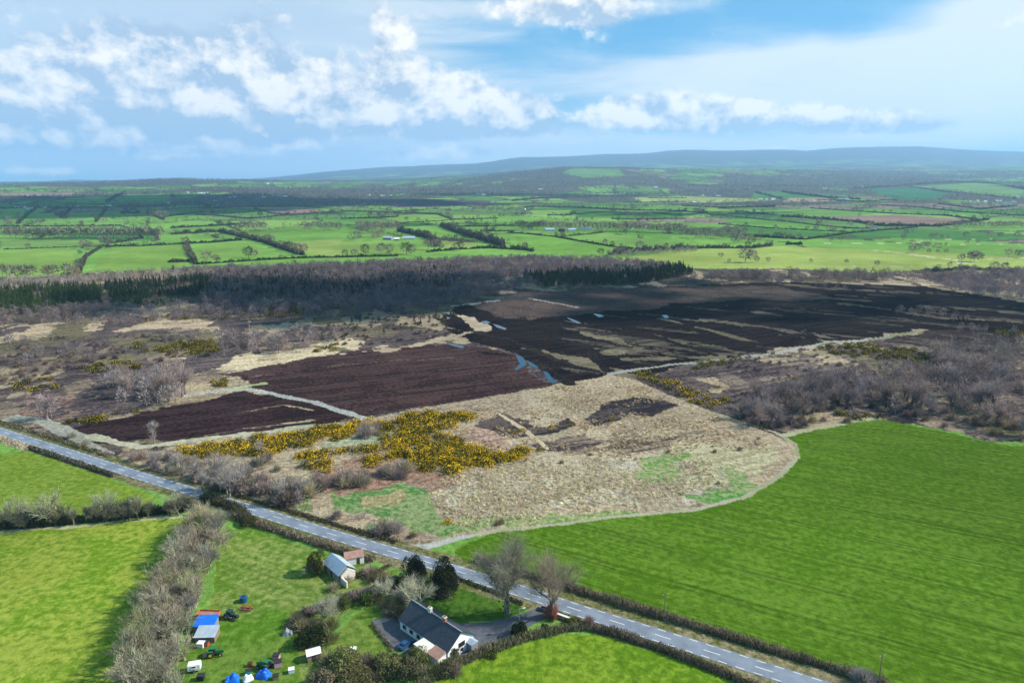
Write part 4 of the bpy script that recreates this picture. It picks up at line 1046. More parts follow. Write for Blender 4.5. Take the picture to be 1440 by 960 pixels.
def roadside(i0, i1, off):   # world points beside the road between two x pixels
    px_, py_ = proj(road_c[:, 0], road_c[:, 1]); m = (px_ > i0) & (px_ < i1) & (road_c[:, 1] > 50)
    c = road_c[m] + road_n[m] * off; return [(a, b_, 0) for a, b_ in c[::4]]


hedge(roadside(640, 1250, 7.6), 'dense brown hedge between the road and bright green crop', 2.2, 1.5, (.27, .215, .145), 1.3, px=False)
hedge([(830, 884), (870, 893), (950, 921), (1020, 949), (1080, 975)], 'dark trimmed hedge along the road beside the bottom field', 1.9, 1.3, (.26, .20, .15), 1.3)
hedge([(560, 985), (620, 945), (680, 918), (740, 897), (800, 884), (830, 883)], 'olive hedge curving below the white bungalow', 2.0, 1.6, (.25, .22, .13), 1.3)
hedge(roadside(55, 205, -5.2), 'low dark hedge between the left field and road', 1.7, 1.1, (.17, .13, .105), 1.2, px=False)
hedge(roadside(345, 560, -6.8), 'brown hedge along the road above the old outbuildings', 1.9, 1.6, (.26, .20, .15), 1.2, px=False)
hedge(roadside(280, 565, 5.2), 'scruffy brown hedge between road and rough plot', 1.0, 1.2, (.13, .09, .07), 1.0, .5, px=False)
hedge(roadside(-60, 150, 6.0), 'tan scruffy growth along the road beside heath', 1.0, 1.6, (.27, .22, .14), .8, .5, px=False)
hedge([(0, 742), (60, 738), (140, 731), (200, 724), (280, 714)], 'tall dark overgrown hedge between the two left fields', 3.4, 2.0, (.09, .075, .06), 1.5, .35, leafy=.4)
hedge([(290, 742), (282, 775), (258, 820), (232, 885), (205, 985)], 'wide unkempt hedgerow beside the bottom left field', 3.0, 3.4, (.30, .25, .175), .8, .4, leafy=.12)
hedge([(285, 700), (330, 715), (352, 738)], 'dark bushy hedge corner beside the road', 2.8, 2.4, (.10, .085, .06), 1.2, .4, leafy=.4)
hedge([(428, 865), (470, 848), (520, 835), (556, 826)], 'broad purple brown hedge behind the bungalow yard', 2.0, 2.2, (.26, .20, .185), 1.4, .25, leafy=.05)
hedge([(523, 878), (545, 905), (552, 915)], 'thin pale hedge at the left edge of the gravel yard', .9, .5, (.24, .20, .13), 1.2, .2)
hedge([(640, 812), (700, 835), (735, 850)], 'low dark hedge between lawn and road', 1.0, .8, (.07, .07, .04), 1.2, .3, leafy=.5)
hedge([(470, 802), (500, 812), (530, 805), (548, 795)], 'low brown hedge around the outbuilding garden', 1.1, .9, (.16, .12, .08), 1.1, .3)
hedge([(780, 862), (800, 868), (824, 878)], 'low yellow green hedge beside the junction', 1.0, 1.0, (.17, .17, .05), 1.1, .4, leafy=.5)
hedge([(-20, 612), (20, 624), (45, 632)], 'dry pale reed strip along the left road edge', .8, 3.0, (.42, .35, .24), .8, .4, leafy=0)

FARH = [  # pts, height, width, word
    ([(5, 351), (60, 349), (140, 346)], 2, 1.4, 'thin'), ([(148, 347), (200, 346), (262, 343)], 4, 3, 'thick brown'), ([(150, 343), (175, 340), (200, 335)], 4.5, 4, 'curving brown'),
    ([(108, 388), (120, 362), (145, 346)], 3.5, 7, 'wide brown'), ([(90, 393), (160, 390), (240, 385), (300, 382)], 5, 4, 'dark bushy'), ([(0, 318.5), (80, 318.5), (170, 317)], 3, 3, 'dark straight'),
    ([(0, 293), (60, 292.5), (140, 292), (240, 290)], 4, 4, 'dark tree dotted'), ([(0, 277), (70, 277.5)], 4, 5, 'dark'), ([(25, 315), (38, 303), (50, 294)], 4, 4, 'slanting'), ([(85, 307), (100, 294)], 5, 5, 'slanting'), ([(135, 312), (150, 294)], 5, 5, 'slanting'),
    ([(150, 285), (163, 277), (176, 271)], 9, 9, 'broad brown'), ([(170, 301), (196, 300)], 8, 6, 'dark tall'), ([(208, 298), (221, 305), (230, 309)], 4, 5, 'dark'),
    ([(240, 286), (280, 285)], 3, 3, 'dark'), ([(230, 294), (300, 293), (360, 290), (440, 289)], 3, 3, 'long dark'), ([(278, 285), (296, 292)], 8, 6, 'tall dark'), ([(230, 306), (260, 301), (290, 298)], 3, 3, 'thin dark'),
    ([(276, 302), (310, 304), (350, 308), (400, 303), (470, 298)], 3, 3, 'long thin'), ([(358, 293.5), (380, 300), (410, 303), (472, 298.5)], 2.5, 3, 'dark'), ([(240, 321), (300, 318), (350, 315)], 4, 4, 'straight dark'),
    ([(240, 330), (310, 326), (335, 332), (375, 342), (400, 351), (428, 359)], 7, 6, 'broad brown'), ([(255, 343), (300, 341), (340, 338)], 5, 4, 'dark'), ([(262, 343), (267, 357), (276, 372)], 6, 6, 'broad brown'),
    ([(276, 372), (350, 367), (420, 363), (480, 362), (560, 360)], 3.5, 3, 'long dark'), ([(236, 369), (268, 368)], 5, 4, 'dark bushy'), ([(480, 297), (545, 299), (620, 302)], 2.5, 3, 'thin dark'),
    ([(480, 308), (525, 307), (560, 305)], 4, 4, 'dark'), ([(580, 300), (612, 300.5), (637, 309.5), (700, 307.5)], 2.5, 3, 'thin dark'), ([(637, 309.5), (620, 311), (560, 314)], 2, 3, 'thin'), ([(545, 299), (580, 296), (616, 294)], 2, 2.5, 'thin pale'),
    ([(620, 318), (640, 326), (680, 338), (708, 347)], 11, 8, 'tall tree filled'), ([(560, 325), (600, 334), (616, 347)], 10, 8, 'tall tree filled'), ([(600, 355), (640, 351), (690, 349), (742, 352)], 4, 3, 'dark bushy'), ([(640, 319), (690, 318), (724, 318)], 3, 3, 'dark'),
    ([(676, 325), (724, 325.5)], 2.5, 2.5, 'thin dark'), ([(720, 348), (735, 350), (750, 354)], 4, 4, 'thick dark'), ([(714, 327), (740, 329), (780, 333), (830, 342), (875, 349), (892, 350)], 3, 3, 'long dark'), ([(790, 333), (820, 330), (850, 327)], 2.5, 2.5, 'thin dark'),
    ([(856, 359), (895, 354), (960, 350)], 7, 5, 'bushy brown'), ([(736, 292), (770, 291), (830, 293), (880, 296), (965, 297)], 5, 5, 'tree dotted'), ([(770, 303), (804, 303)], 3, 3, 'dark'), ([(860, 308), (890, 309), (965, 308)], 3, 3, 'dark'),
    ([(720, 283), (760, 279.5), (832, 277)], 9, 8, 'wooded'), ([(875, 285), (965, 284)], 2.5, 4, 'thin'), ([(910, 279), (965, 278.5)], 2.5, 4, 'thin'), ([(960, 350), (1000, 349), (1060, 349), (1085, 346)], 6, 5, 'bushy brown'),
    ([(1060, 333), (1100, 335), (1132, 337)], 5, 4, 'dark'), ([(1132, 337), (1200, 327.5), (1240, 324), (1290, 320)], 3, 3, 'long thin'), ([(1105, 344), (1128, 344)], 5, 5, 'dark short'), ([(1010, 315), (1080, 321), (1200, 327)], 2.5, 3, 'long thin'),
    ([(960, 297), (1005, 302), (1060, 308), (1110, 312), (1150, 317), (1200, 321.5), (1225, 321)], 2.5, 3, 'long thin'), ([(1035, 297), (1090, 303), (1130, 304)], 3, 3, 'thin'), ([(1100, 305), (1150, 308), (1200, 312), (1240, 318), (1320, 318.5), (1390, 309.5)], 6, 4, 'dark bushy'),
    ([(960, 290), (1010, 292), (1090, 291.5)], 3, 3, 'dark'), ([(1140, 293), (1200, 297), (1260, 301), (1330, 303.5), (1375, 309.5)], 3, 3, 'long dark'), ([(1240, 289), (1290, 291.5), (1350, 298.5), (1445, 304)], 3, 3, 'long dark'),
    ([(1320, 287), (1380, 294.5), (1430, 289.5)], 3, 3, 'dark'), ([(1280, 263), (1340, 271), (1430, 279.5)], 4, 5, 'long thin'), ([(1290, 260), (1335, 257), (1380, 257), (1445, 267)], 9, 12, 'thick wooded'), ([(1100, 280), (1062, 270)], 4, 5, 'thin'),
    ([(1100, 270), (1160, 278), (1210, 281)], 8, 8, 'wooded'), ([(1200, 266), (1260, 262), (1300, 259)], 9, 9, 'wooded'), ([(1010, 293), (1090, 290)], 5, 5, 'dark bushy'),
    ([(1150, 281), (1215, 284), (1262, 281)], 4, 5, 'dark'), ([(1300, 383), (1360, 378), (1440, 384)], 4, 5, 'scrubby'),
]
LM = [('white farmyard below the tree row', 785, 322), ('two low barns', 562, 333), ('brown ploughed field on the right', 1280, 309), ('reddish field on the left', 415, 297), ('yellow bog meadow', 1200, 360), ('brown track hedge', 118, 366),
      ('long bare tree row on the left', 110, 330), ('white farmstead near the left edge', 30, 290), ('white hamlet in the middle distance', 545, 274), ('black conifer block', 1242, 276), ('dark village wood', 370, 272), ('white farm at the far right', 1400, 284), ('white houses beyond the middle fields', 1075, 281)]
_used = {}
ORD = ['', 'second ', 'third ', 'fourth ', 'fifth ', 'sixth ', 'seventh ', 'eighth ', 'ninth ']


def auto(base, px, py):
    n, lx, ly = min(LM, key=lambda q: math.hypot(q[1] - px, (q[2] - py) * 4))
    dx, dy = px - lx, (py - ly)
    w = ('right of' if dx > 0 else 'left of') if abs(dx) > abs(dy) * 5 else ('beyond' if dy < 0 else 'in front of')
    lab = f'{base} {w} the {n}'
    k = _used.get(lab, 0); _used[lab] = k + 1
    return lab if k == 0 else f'{base}, {ORD[min(k, 8)]}nearest, {w} the {n}'


for pts, h, w, word in FARH:
    m_ = pts[len(pts) // 2]; tall = h > 6
    hedge(pts, auto(f'{word} hedge', *m_), h * 1.0, min(w, 3.5) * .8 if h < 8 else w * .5, (.15, .125, .095) if 'brown' in word or tall else (.085, .08, .05), 1.0, .75, name='field_hedge', group='hedges between the far fields', leafy=.3 if 'dark' in word else .15)

# hedgerows between the fields of the middle distance that carry no line of their own
LIGHT = [f[0] for f in FIELDS] + [BOGMEADOW]
# single trees out in the fields, small enough to need no parts
FT = [(75, 335, 15, 0)] + [(x, 335.0 + .4 * math.sin(x), 16 + 3 * math.sin(x * 1.7), 0) for x in range(4, 232, 6)]
FT += [(x, 392 + random.uniform(-3, 3), 12, 0) for x in (4, 14, 26, 36, 44, 68, 74, 96, 104)]
FT += [(x, 323 + random.uniform(-2, 2), random.uniform(13, 18), 0) for x in list(range(335, 375, 6)) + list(range(428, 480, 7)) + list(range(505, 562, 6))]
FT += [(x, 327 + random.uniform(-2, 2), random.uniform(13, 17), 0) for x in range(508, 560, 8)]
FT += [(x, 322 + (x - 760) * .03 + random.uniform(-1, 1), random.uniform(14, 18), 0) for x in range(764, 965, 6)]
FT += [(x, 323 + random.uniform(-1, 2), random.uniform(14, 18), 1) for x in range(730, 762, 5)]
FT += [(x, 336 + random.uniform(-6, 2), random.uniform(12, 17), 0) for x in range(962, 1052, 5)] + [(x, 346 + random.uniform(-6, 0), 13, 0) for x in (1032, 1038, 1044, 1050, 1056)]
FT += [(1270, 338, 9, 0), (1274, 330, 9, 0), (1282, 328, 8, 0), (1282, 343, 8, 0), (1282, 356, 10, 0), (1290, 354, 10, 0), (1298, 351, 10, 0), (1304, 349, 9, 0), (1306, 357, 8, 0), (1316, 347, 7, 0), (1322, 347, 7, 0),
       (1330, 346, 6, 0), (1309, 336, 9, 0), (1316, 336, 9, 0), (1324, 336, 8, 0), (1332, 336, 8, 0), (1358, 335, 10, 0), (1392, 334, 10, 0), (1406, 335, 9, 0), (1430, 335, 10, 0), (1318, 357, 7, 0), (1330, 357, 8, 0), (1352, 368, 9, 0),
       (1364, 368, 11, 0), (1370, 368, 12, 0), (1376, 368, 10, 0), (1418, 362, 10, 0), (1430, 362, 9, 0), (1436, 362, 9, 0), (1320, 378, 6, 0), (1335, 377, 8, 0), (1350, 378, 7, 0), (1370, 379, 6, 0), (1398, 381, 9, 0), (1412, 382, 9, 0), (1430, 383, 8, 0),
       (1233, 375, 8, 0), (1190, 371, 6, 0), (1140, 370, 6, 0), (1360, 344, 7, 0), (1375, 343, 7, 0), (1396, 342, 8, 0), (1426, 343, 8, 0), (1168, 341, 8, 0), (1182, 340, 9, 0), (1192, 340, 9, 0),
       (1048, 369, 16, 0), (1056, 369, 14, 0), (1064, 369, 8, 0), (1080, 370, 8, 0), (1014, 363, 8, 0), (1025, 370, 6, 0)]
FT += [(1151, 317, 16, 0), (1148, 325, 11, 0), (1165, 325, 9, 0), (1172, 329, 11, 0), (1195, 319, 12, 0), (1222, 324, 14, 0), (1075, 308, 9, 0), (1080, 308, 11, 0), (1095, 310, 8, 0), (1105, 310, 8, 0), (1062, 307, 11, 0), (1048, 306, 9, 0), (1040, 307, 8, 0),
       (1026, 308, 9, 0), (1022, 309, 9, 0), (1014, 310, 9, 0), (980, 303, 9, 0), (1028, 299, 9, 0), (1070, 332, 10, 0), (1095, 335, 9, 1), (1090, 335, 9, 1), (1100, 335, 9, 0), (1110, 336, 9, 0), (1060, 341, 8, 1),
       (366, 306, 14, 1), (408, 306, 9, 0), (433, 305, 10, 0), (476, 305, 10, 0), (310, 320, 14, 1), (290, 302, 16, 1), (298, 301, 14, 0), (346, 292, 12, 0), (352, 292, 12, 0), (384, 291, 10, 0), (414, 291, 14, 0), (420, 291, 14, 0), (282, 287, 18, 1), (294, 289, 20, 0), (296, 292, 15, 1), (472, 287, 18, 1),
       (350, 363, 13, 1), (358, 363, 10, 0), (290, 369, 12, 0), (304, 369, 9, 0), (406, 353, 12, 1), (412, 355, 12, 0), (420, 359, 14, 0), (428, 358, 13, 0), (378, 343, 14, 0), (382, 344, 12, 0), (262, 345, 12, 0),
       (118, 349, 12, 0), (122, 356, 12, 0), (113, 359, 8, 1), (41, 350, 7, 0), (146, 346, 13, 0), (152, 346, 13, 0), (200, 334, 14, 0), (25, 308, 12, 0), (88, 305, 14, 0), (138, 312, 14, 1), (148, 313, 11, 0), (55, 317, 13, 0), (115, 315, 9, 0), (10, 318, 14, 0), (15, 316, 16, 0),
       (520, 307, 14, 1), (526, 306, 9, 0), (539, 307, 12, 0), (572, 311, 10, 1), (630, 305, 13, 0), (616, 301, 10, 0), (514, 359, 13, 1), (486, 361, 9, 0), (498, 361, 9, 0), (572, 358, 15, 1), (578, 358, 12, 0), (536, 357, 13, 0), (548, 357, 12, 0), (642, 353, 11, 0), (648, 352, 11, 1),
       (612, 352, 14, 0), (602, 351, 14, 0), (535, 336, 14, 0), (528, 338, 13, 0), (502, 339, 15, 0), (690, 290, 12, 1), (672, 290, 14, 1), (845, 360, 9, 1), (866, 358, 10, 0), (874, 357, 9, 0), (899, 352, 12, 0), (879, 330, 9, 1), (802, 302, 9, 0), (829, 295, 14, 1), (810, 293, 14, 1),
       (882, 306, 18, 0), (892, 306, 16, 0), (902, 307, 13, 0), (915, 307, 13, 0), (912, 291, 9, 0), (917, 290, 9, 0), (946, 290, 9, 0), (881, 285, 12, 0), (1242, 299, 10, 1), (1383, 310, 9, 0), (1437, 303, 14, 0), (1300, 287, 14, 0), (1245, 288, 14, 0), (1230, 287, 13, 0), (1219, 287, 13, 0)]
FT += [(x, 279.5 + random.uniform(-.7, .7), 16, 1) for x in range(1228, 1261, 4)]
FT += [(x, 281 + random.uniform(-3, 2), 16, 0) for x in list(range(1318, 1380, 6))] + [(x, 321.5 + random.uniform(-2, .5), 12, 0) for x in list(range(1344, 1384, 6)) + list(range(1392, 1442, 5))]
FT += [(x, 297 + random.uniform(-2, 4), 16, 0) for x in range(700, 745, 5)] + [(x, 299 + random.uniform(-7, 0), 18, 0) for x in range(190, 212, 5)] + [(x, 308 + random.uniform(-5, 0), 16, 0) for x in range(214, 236, 5)]
FT += [(x, 292 + random.uniform(-3, 0), 14, 0) for x in range(1062, 1104, 5)]
farM = [npmesh('field_tree', t[0], t[1], [VEG], {'Col': t[2]}) for t in farT]
farC = [tinted(M_con[i], (1.0, 1.05, 1.3)) for i in (0, 3)]
broad = [low_tree(600 + i, 10, 200, .2, (.22, .19, .16), (.22, .19, .15), .46) for i in range(4)]
broadM = [npmesh('field_tree', t[0], t[1], [VEG], {'Col': t[2]}) for t in broad]
ivyM = [tinted(m, (.38, .50, .32)) for m in broadM]
FT.sort(key=lambda q: -q[1] - q[2] * .5)
print('field trees', len(FT))
_n = 0
for (px, py, h, c) in FT[:295]:
    x, y, z = G(px, py)
    me = random.choice(ivyM if c else broadM)
    h2 = h * (1.5 if h > 8 else 1.2)
    o = link('field_tree', tinted(me, random.choice([(1, 1, 1), (1.2, 1.1, .95), (.85, .85, .85)])), loc=(x, y, z), rz=random.uniform(0, 6.28), sc=(h2 / 10 * random.uniform(.9, 1.15),) * 2 + (h2 / 10,))
    base = ('dark ivy clad tree' if c else ('rounded grey leafless tree' if h > 11 else 'small grey leafless tree'))
    n_, lx, ly = min(LM, key=lambda q: math.hypot(q[1] - px, (q[2] - py) * 4)); dx, dy = px - lx, py - ly
    w_ = ('right of' if dx > 0 else 'left of') if abs(dx) > abs(dy) * 5 else ('beyond' if dy < 0 else 'in front of')
    tag(o, f'{base} {w_} the {n_}', 'tree', f'{base}s {w_} the {n_}')
hr_ = []
for pts, h, w, word in FARH:
    q = resample(np.array(GX(pts)), 14.0)
    for a in q:
        if random.random() < (.75 if h > 6 else .42): hr_.append((0, a[0] + random.uniform(-5, 5), a[1] + random.uniform(-5, 5), a[2], random.choice([4, 6, 8, 12]) * random.uniform(.8, 1.3), random.uniform(0, 6.28), random.randint(0, 99), '', random.choice([(1.1, 1.05, .9), (.6, .65, .5), (.9, .85, .8)])))
mass('hedgerow_trees', hr_, broad, 10., 'bushes and small trees growing up out of the far hedges', 'trees')
far_items = [(0, *G(px, py), h * 1.2, random.uniform(0, 6.28), random.randint(0, 99), '', (.8, .85, .8)) for (px, py, h, c) in FT[295:]]
# tree cover of the far plain
n = 90000; x = rng.uniform(-2600, 2600, n); y = rng.uniform(1180, 3200, n); rx = x * ca_ + y * sa_; ry = -x * sa_ + y * ca_; q1, q2, _i = cells(rx, ry * .55, cs, 3)
keep = (np.abs(x) < y * .85) & ((q2 - q1) < 8) & (fbm(x / 90, y / 90, 3, 14) > .30); x = x[keep]; y = y[keep]; z = terr(x, y); px_, py_ = proj(x, y, z); clear = py_ > np.interp(px_, [0, 250, 500, 720, 850, 980, 1200, 1300, 1440], [392, 378, 368, 358, 358, 345, 328, 318, 318])
for poly in LIGHT: clear |= inpoly(px_, py_, poly)
x, y, z = x[~clear], y[~clear], z[~clear]; print('mid hedge bushes', len(x))
mass('hedgerow_bushes', [(0, a, b_, c, random.choice([3, 4, 5, 6, 11]) * random.uniform(.8, 1.4), random.uniform(0, 6.28), random.randint(0, 99), '', random.choice([(.6, .6, .5), (.4, .45, .35), (.9, .82, .75)])) for a, b_, c in zip(x, y, z)], farT, 10., 'low bushy hedgerows dividing the fields of the middle distance', 'hedgerows')
n = 62000; x = rng.uniform(-7500, 7500, n); y = rng.uniform(2500, 9500, n)
rx = x * ca_ + y * sa_; ry = -x * sa_ + y * ca_; q1, q2, _i = cells(rx, ry * .55, cs, 3)
fwv = fbm(x / 700, y / 1300, 4, 77); keep = (np.abs(x) < y * .85) & (((fwv > .56 - np.clip((y - 3000) / 30000, 0, .10))) | ((q2 - q1) < 22) & (rng.random(n) < .8))
x, y = x[keep], y[keep]; z = terr(x, y); px_, py_ = proj(x, y, z)
clear = np.zeros(len(x), bool)
for poly, a, b_ in FIELDS: clear |= inpoly(px_, py_, poly)
x, y, z = x[~clear], y[~clear], z[~clear]
print('far trees', len(x))
for a, b_, c in zip(x, y, z):
    far_items.append((0, a, b_, c, random.uniform(11, 21), random.uniform(0, 6.28), random.randint(0, 99), '', random.choice([(1.1, 1.1, 1.0), (.65, .75, .6), (1.6, 1.45, 1.35), (1.2, 1.15, 1.1)])))
for pts in ([(820, 265), (900, 265)], [(480, 268), (640, 268)], [(320, 275), (410, 276)], [(420, 288), (478, 287)], [(240, 275), (262, 275)], [(830, 273), (960, 274)], [(0, 270), (165, 269)], [(200, 273), (240, 273)], [(480, 292), (560, 290)], [(960, 270), (1060, 268)], [(960, 262), (1160, 262)], [(1410, 257), (1440, 257)]):
    a = np.array(G(*pts[0])); b_ = np.array(G(*pts[1]))
    for _ in range(int(np.linalg.norm(b_ - a) / 5)):
        t = random.random(); q = a + (b_ - a) * t; xx = q[0] + random.uniform(-40, 40); yy = q[1] + random.uniform(-90, 90)
        far_items.append((0, xx, yy, float(terr(np.array([xx]), np.array([yy]))[0]), random.uniform(11, 18), random.uniform(0, 6.28), random.randint(0, 99), '', random.choice([(.45, .55, .5), (.6, .7, .6)])))
mass('distant_woodland', far_items, farT, 10., 'distant trees and woods covering the far plain', 'woodland')
# bushy fringe in sun below the far fields
fr = []
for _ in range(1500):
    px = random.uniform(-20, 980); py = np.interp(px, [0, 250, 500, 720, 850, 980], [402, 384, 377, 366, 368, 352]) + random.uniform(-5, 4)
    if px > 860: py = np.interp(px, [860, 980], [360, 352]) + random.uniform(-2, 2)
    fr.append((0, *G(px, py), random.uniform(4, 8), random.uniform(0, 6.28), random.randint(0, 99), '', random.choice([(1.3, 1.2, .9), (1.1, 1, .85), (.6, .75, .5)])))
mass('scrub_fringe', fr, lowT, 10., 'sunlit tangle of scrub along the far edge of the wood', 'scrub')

# dead reed and tussock cover of the rough plot and heath
tus = []


def tuft(seed, col):
    rg = np.random.default_rng(seed); n = 14; a = rg.uniform(0, 6.28, n); root = rg.normal(size=(n, 3)) * .25; root[:, 2] = 0
    tip = root + np.stack([np.cos(a) * .35, np.sin(a) * .35, rg.uniform(.4, .9, n)], 1)
    V, F = segs_to_mesh(root, tip, np.full(n, .12), np.full(n, .04), 2); return V, F, jit(col, len(V), .15)


tuf = [tuft(700 + i, c) for i, c in enumerate([(.62, .50, .33), (.68, .57, .41), (.52, .40, .26), (.58, .48, .35)])]


def tussocks(poly, n, name, label, h0=.5, h1=1.1, thr=.42, tints=((1, 1, 1),)):
    w = np.array(GX(poly)); its = []
    x = rng.uniform(w[:, 0].min(), w[:, 0].max(), n * 3); y = rng.uniform(w[:, 1].min(), w[:, 1].max(), n * 3); px, py = proj(x, y)
    px, py = proj(x + (fbm(x / 30, y / 30, 5, 13) - .5) * 50, y + (fbm(x / 30, y / 30, 5, 27) - .5) * 70)
    m = inpoly(px, py, poly) & (fbm(x / 12, y / 12, 3, 9) > thr) & (dline(x, y, GX([(562, 771), (700, 745), (860, 727), (990, 712), (1045, 699), (1095, 667), (1124, 645), (1115, 621), (1085, 605), (985, 573), (870, 526)])) > 3.5); 
    for poly2, a2, b2, *_r in PAINT:
        if a2[0] < .07 and 560 < poly2[0][1] < 640: m &= ~inpoly(px, py, poly2)
    x = x[m][:n]; y = y[m][:n]
    for a, b_ in zip(x, y): its.append((0, a, b_, 0, random.uniform(h0, h1), random.uniform(0, 6.28), random.randint(0, 99), '', random.choice(tints)))
    mass(name, its, tuf, .8, label, 'grass')


tussocks([(590, 705), (700, 660), (800, 658), (960, 645), (1010, 665), (960, 690), (780, 700), (720, 728), (610, 740)], 2800, 'pale_reeds', 'pale dead reeds covering the lower part of the plot', .35, .75, .2, ((1.15, 1.18, 1.25), (1.05, 1.05, 1.05), (.95, .95, .85), (.75, .9, .6)))
tussocks([(640, 580), (860, 532), (985, 578), (1095, 625), (1000, 640), (760, 655), (650, 640)], 2200, 'tussock_grass', 'tan tussock grass on the upper rough plot', .4, .9, .45, ((1.05, 1.0, .9), (.95, .87, .78), (.8, .7, .6)))

# ------------------------------------------------------------------ hard-surface helpers
class MB:
    def __init__(s): s.v = []; s.f = []

    def poly(s, vs, fs):
        n = len(s.v); s.v += [tuple(v) for v in vs]; s.f += [tuple(i + n for i in f) for f in fs]; return s

    def box(s, x0, x1, y0, y1, z0, z1, taper=0.):
        t = taper
        return s.poly([(x0, y0, z0), (x1, y0, z0), (x1, y1, z0), (x0, y1, z0), (x0 + t, y0 + t, z1), (x1 - t, y0 + t, z1), (x1 - t, y1 - t, z1), (x0 + t, y1 - t, z1)],
                      [(3, 2, 1, 0), (4, 5, 6, 7), (0, 1, 5, 4), (1, 2, 6, 5), (2, 3, 7, 6), (3, 0, 4, 7)])

    def cyl(s, c, r, h, ax='z', n=14, r2=None):
        r2 = r if r2 is None else r2; vs = []
        for k, rr_ in ((0, r), (1, r2)):
            for i in range(n):
                a = 2 * math.pi * i / n; u, v = math.cos(a) * rr_, math.sin(a) * rr_
                p = {'z': (u, v, k * h), 'y': (u, k * h, v), 'x': (k * h, u, v)}[ax]
                vs.append((c[0] + p[0], c[1] + p[1], c[2] + p[2]))
        fs = [(i, (i + 1) % n, n + (i + 1) % n, n + i) for i in range(n)] + [tuple(range(n))[::-1], tuple(range(n, 2 * n))]
        return s.poly(vs, fs)

    def prism(s, prof, x0, x1):     # profile in (y, z) swept along x
        n = len(prof); return s.poly([(x0, a, b_) for a, b_ in prof] + [(x1, a, b_) for a, b_ in prof], [tuple(range(n))[::-1], tuple(range(n, 2 * n))] + [(i, (i + 1) % n, n + (i + 1) % n, n + i) for i in range(n)])

    def build(s, name, mat, parent=None, bevel=0.):
        me = bpy.data.meshes.new(name); me.from_pydata(s.v, [], s.f); me.materials.append(MATS[mat]); me.update()
        import bmesh
        bm = bmesh.new(); bm.from_mesh(me)
        if bevel:
            bmesh.ops.bevel(bm, geom=list(bm.edges), offset=bevel, segments=2, affect='EDGES', clamp_overlap=True)
        bmesh.ops.recalc_face_normals(bm, faces=bm.faces); bm.to_mesh(me); bm.free()
        return link(name, me, parent)


def thing(name, px, py, rz, label, cat, group=None, z=0.0, world_xy=None):
    p = G(px, py); e = link(name, None, loc=(p[0], p[1], p[2] + z), rz=rz); e.empty_display_size = .5; return tag(e, label, cat, group)


def gable(e, L, W, hw, hr, wall, roof, over=.3, th_=.14):
    """walls with gables along x, roof of two slabs"""
    MB().prism([(-W / 2, 0), (W / 2, 0), (W / 2, hw), (0, hr), (-W / 2, hw)], -L / 2, L / 2).build('wall', wall, e)
    sl = (hr - hw) / (W / 2); ov = over; z0 = hw - sl * ov + .03
    rf = MB().prism([(-W / 2 - ov, z0), (0, hr + .03), (W / 2 + ov, z0), (W / 2 + ov, z0 + th_), (0, hr + th_ + .03), (-W / 2 - ov, z0 + th_)], -L / 2 - over, L / 2 + over).build('roof', roof, e)
    return rf


# --- the white bungalow
A0 = np.array(G(563, 884)[:2]); A1 = np.array(G(630, 931)[:2]); G1 = np.array(G(670, 909)[:2])
ax = A1 - A0; Lh = np.linalg.norm(ax); ax /= Lh; bx = np.array([-ax[1], ax[0]]); Wd = abs((G1 - A1) @ bx)
print('house', Lh, Wd)
ctr = (A0 + A1) / 2 + bx * Wd / 2
rz = math.atan2(ax[1], ax[0])
hs = link('bungalow', None, loc=(ctr[0], ctr[1], 0), rz=rz); tag(hs, 'white gabled bungalow with dark slate roof in gravel yard', 'house')
HL, HW = Lh, Wd
hwz, hrz = 2.9, 6.0
rf = gable(hs, HL, HW, hwz, hrz, 'white_wall', 'slate', .35, .16)
MB().box(-HL / 2 - .36, HL / 2 + .36, -.14, .14, hrz + .12, hrz + .27).build('ridge_tiles', 'grey_metal', rf)
for cx_ in (HL * .18, -HL * .12):
    c = MB().box(cx_ - .5, cx_ + .5, -.35, .35, hrz - .6, hrz + 1.15).build('chimney', 'brick' if cx_ > 0 else 'cream', rf)
    MB().box(cx_ - .58, cx_ + .58, -.43, .43, hrz + 1.15, hrz + 1.3).build('chimney_cap', 'cream', c)
    MB().cyl((cx_ - .2, 0, hrz + 1.3), .12, .35).cyl((cx_ + .2, 0, hrz + 1.3), .12, .35).build('chimney_pot', 'brick', c)


def window(e, x, y, z, w, h, face, frame='white_plastic'):
    """face: '+x', '-x', '+y', '-y'"""
    t = .05; s = 1 if face[0] == '+' else -1
    if face[1] == 'x':
        f_ = MB(); f_.box(*(sorted((x + s * .005, x + s * (t + .02)))), y - w / 2 - .08, y + w / 2 + .08, z - .08, z + h + .08)
        wn_ = f_.build('window', frame, e); MB().box(*sorted((x + s * (t + .021), x + s * (t + .03))), y - w / 2, y + w / 2, z, z + h).build('pane', 'glass', wn_)
        MB().box(*sorted((x + s * .005, x + s * .16)), y - w / 2 - .15, y + w / 2 + .15, z - .2, z - .085).build('sill', 'cream', wn_)
    else:
        f_ = MB(); f_.box(x - w / 2 - .08, x + w / 2 + .08, *sorted((y + s * .005, y + s * (t + .02))), z - .08, z + h + .08)
        wn_ = f_.build('window', frame, e); MB().box(x - w / 2, x + w / 2, *sorted((y + s * (t + .021), y + s * (t + .03))), z, z + h).build('pane', 'glass', wn_)
        MB().box(x - w / 2 - .15, x + w / 2 + .15, *sorted((y + s * .005, y + s * .16)), z - .2, z - .085).build('sill', 'cream', wn_)
    return wn_


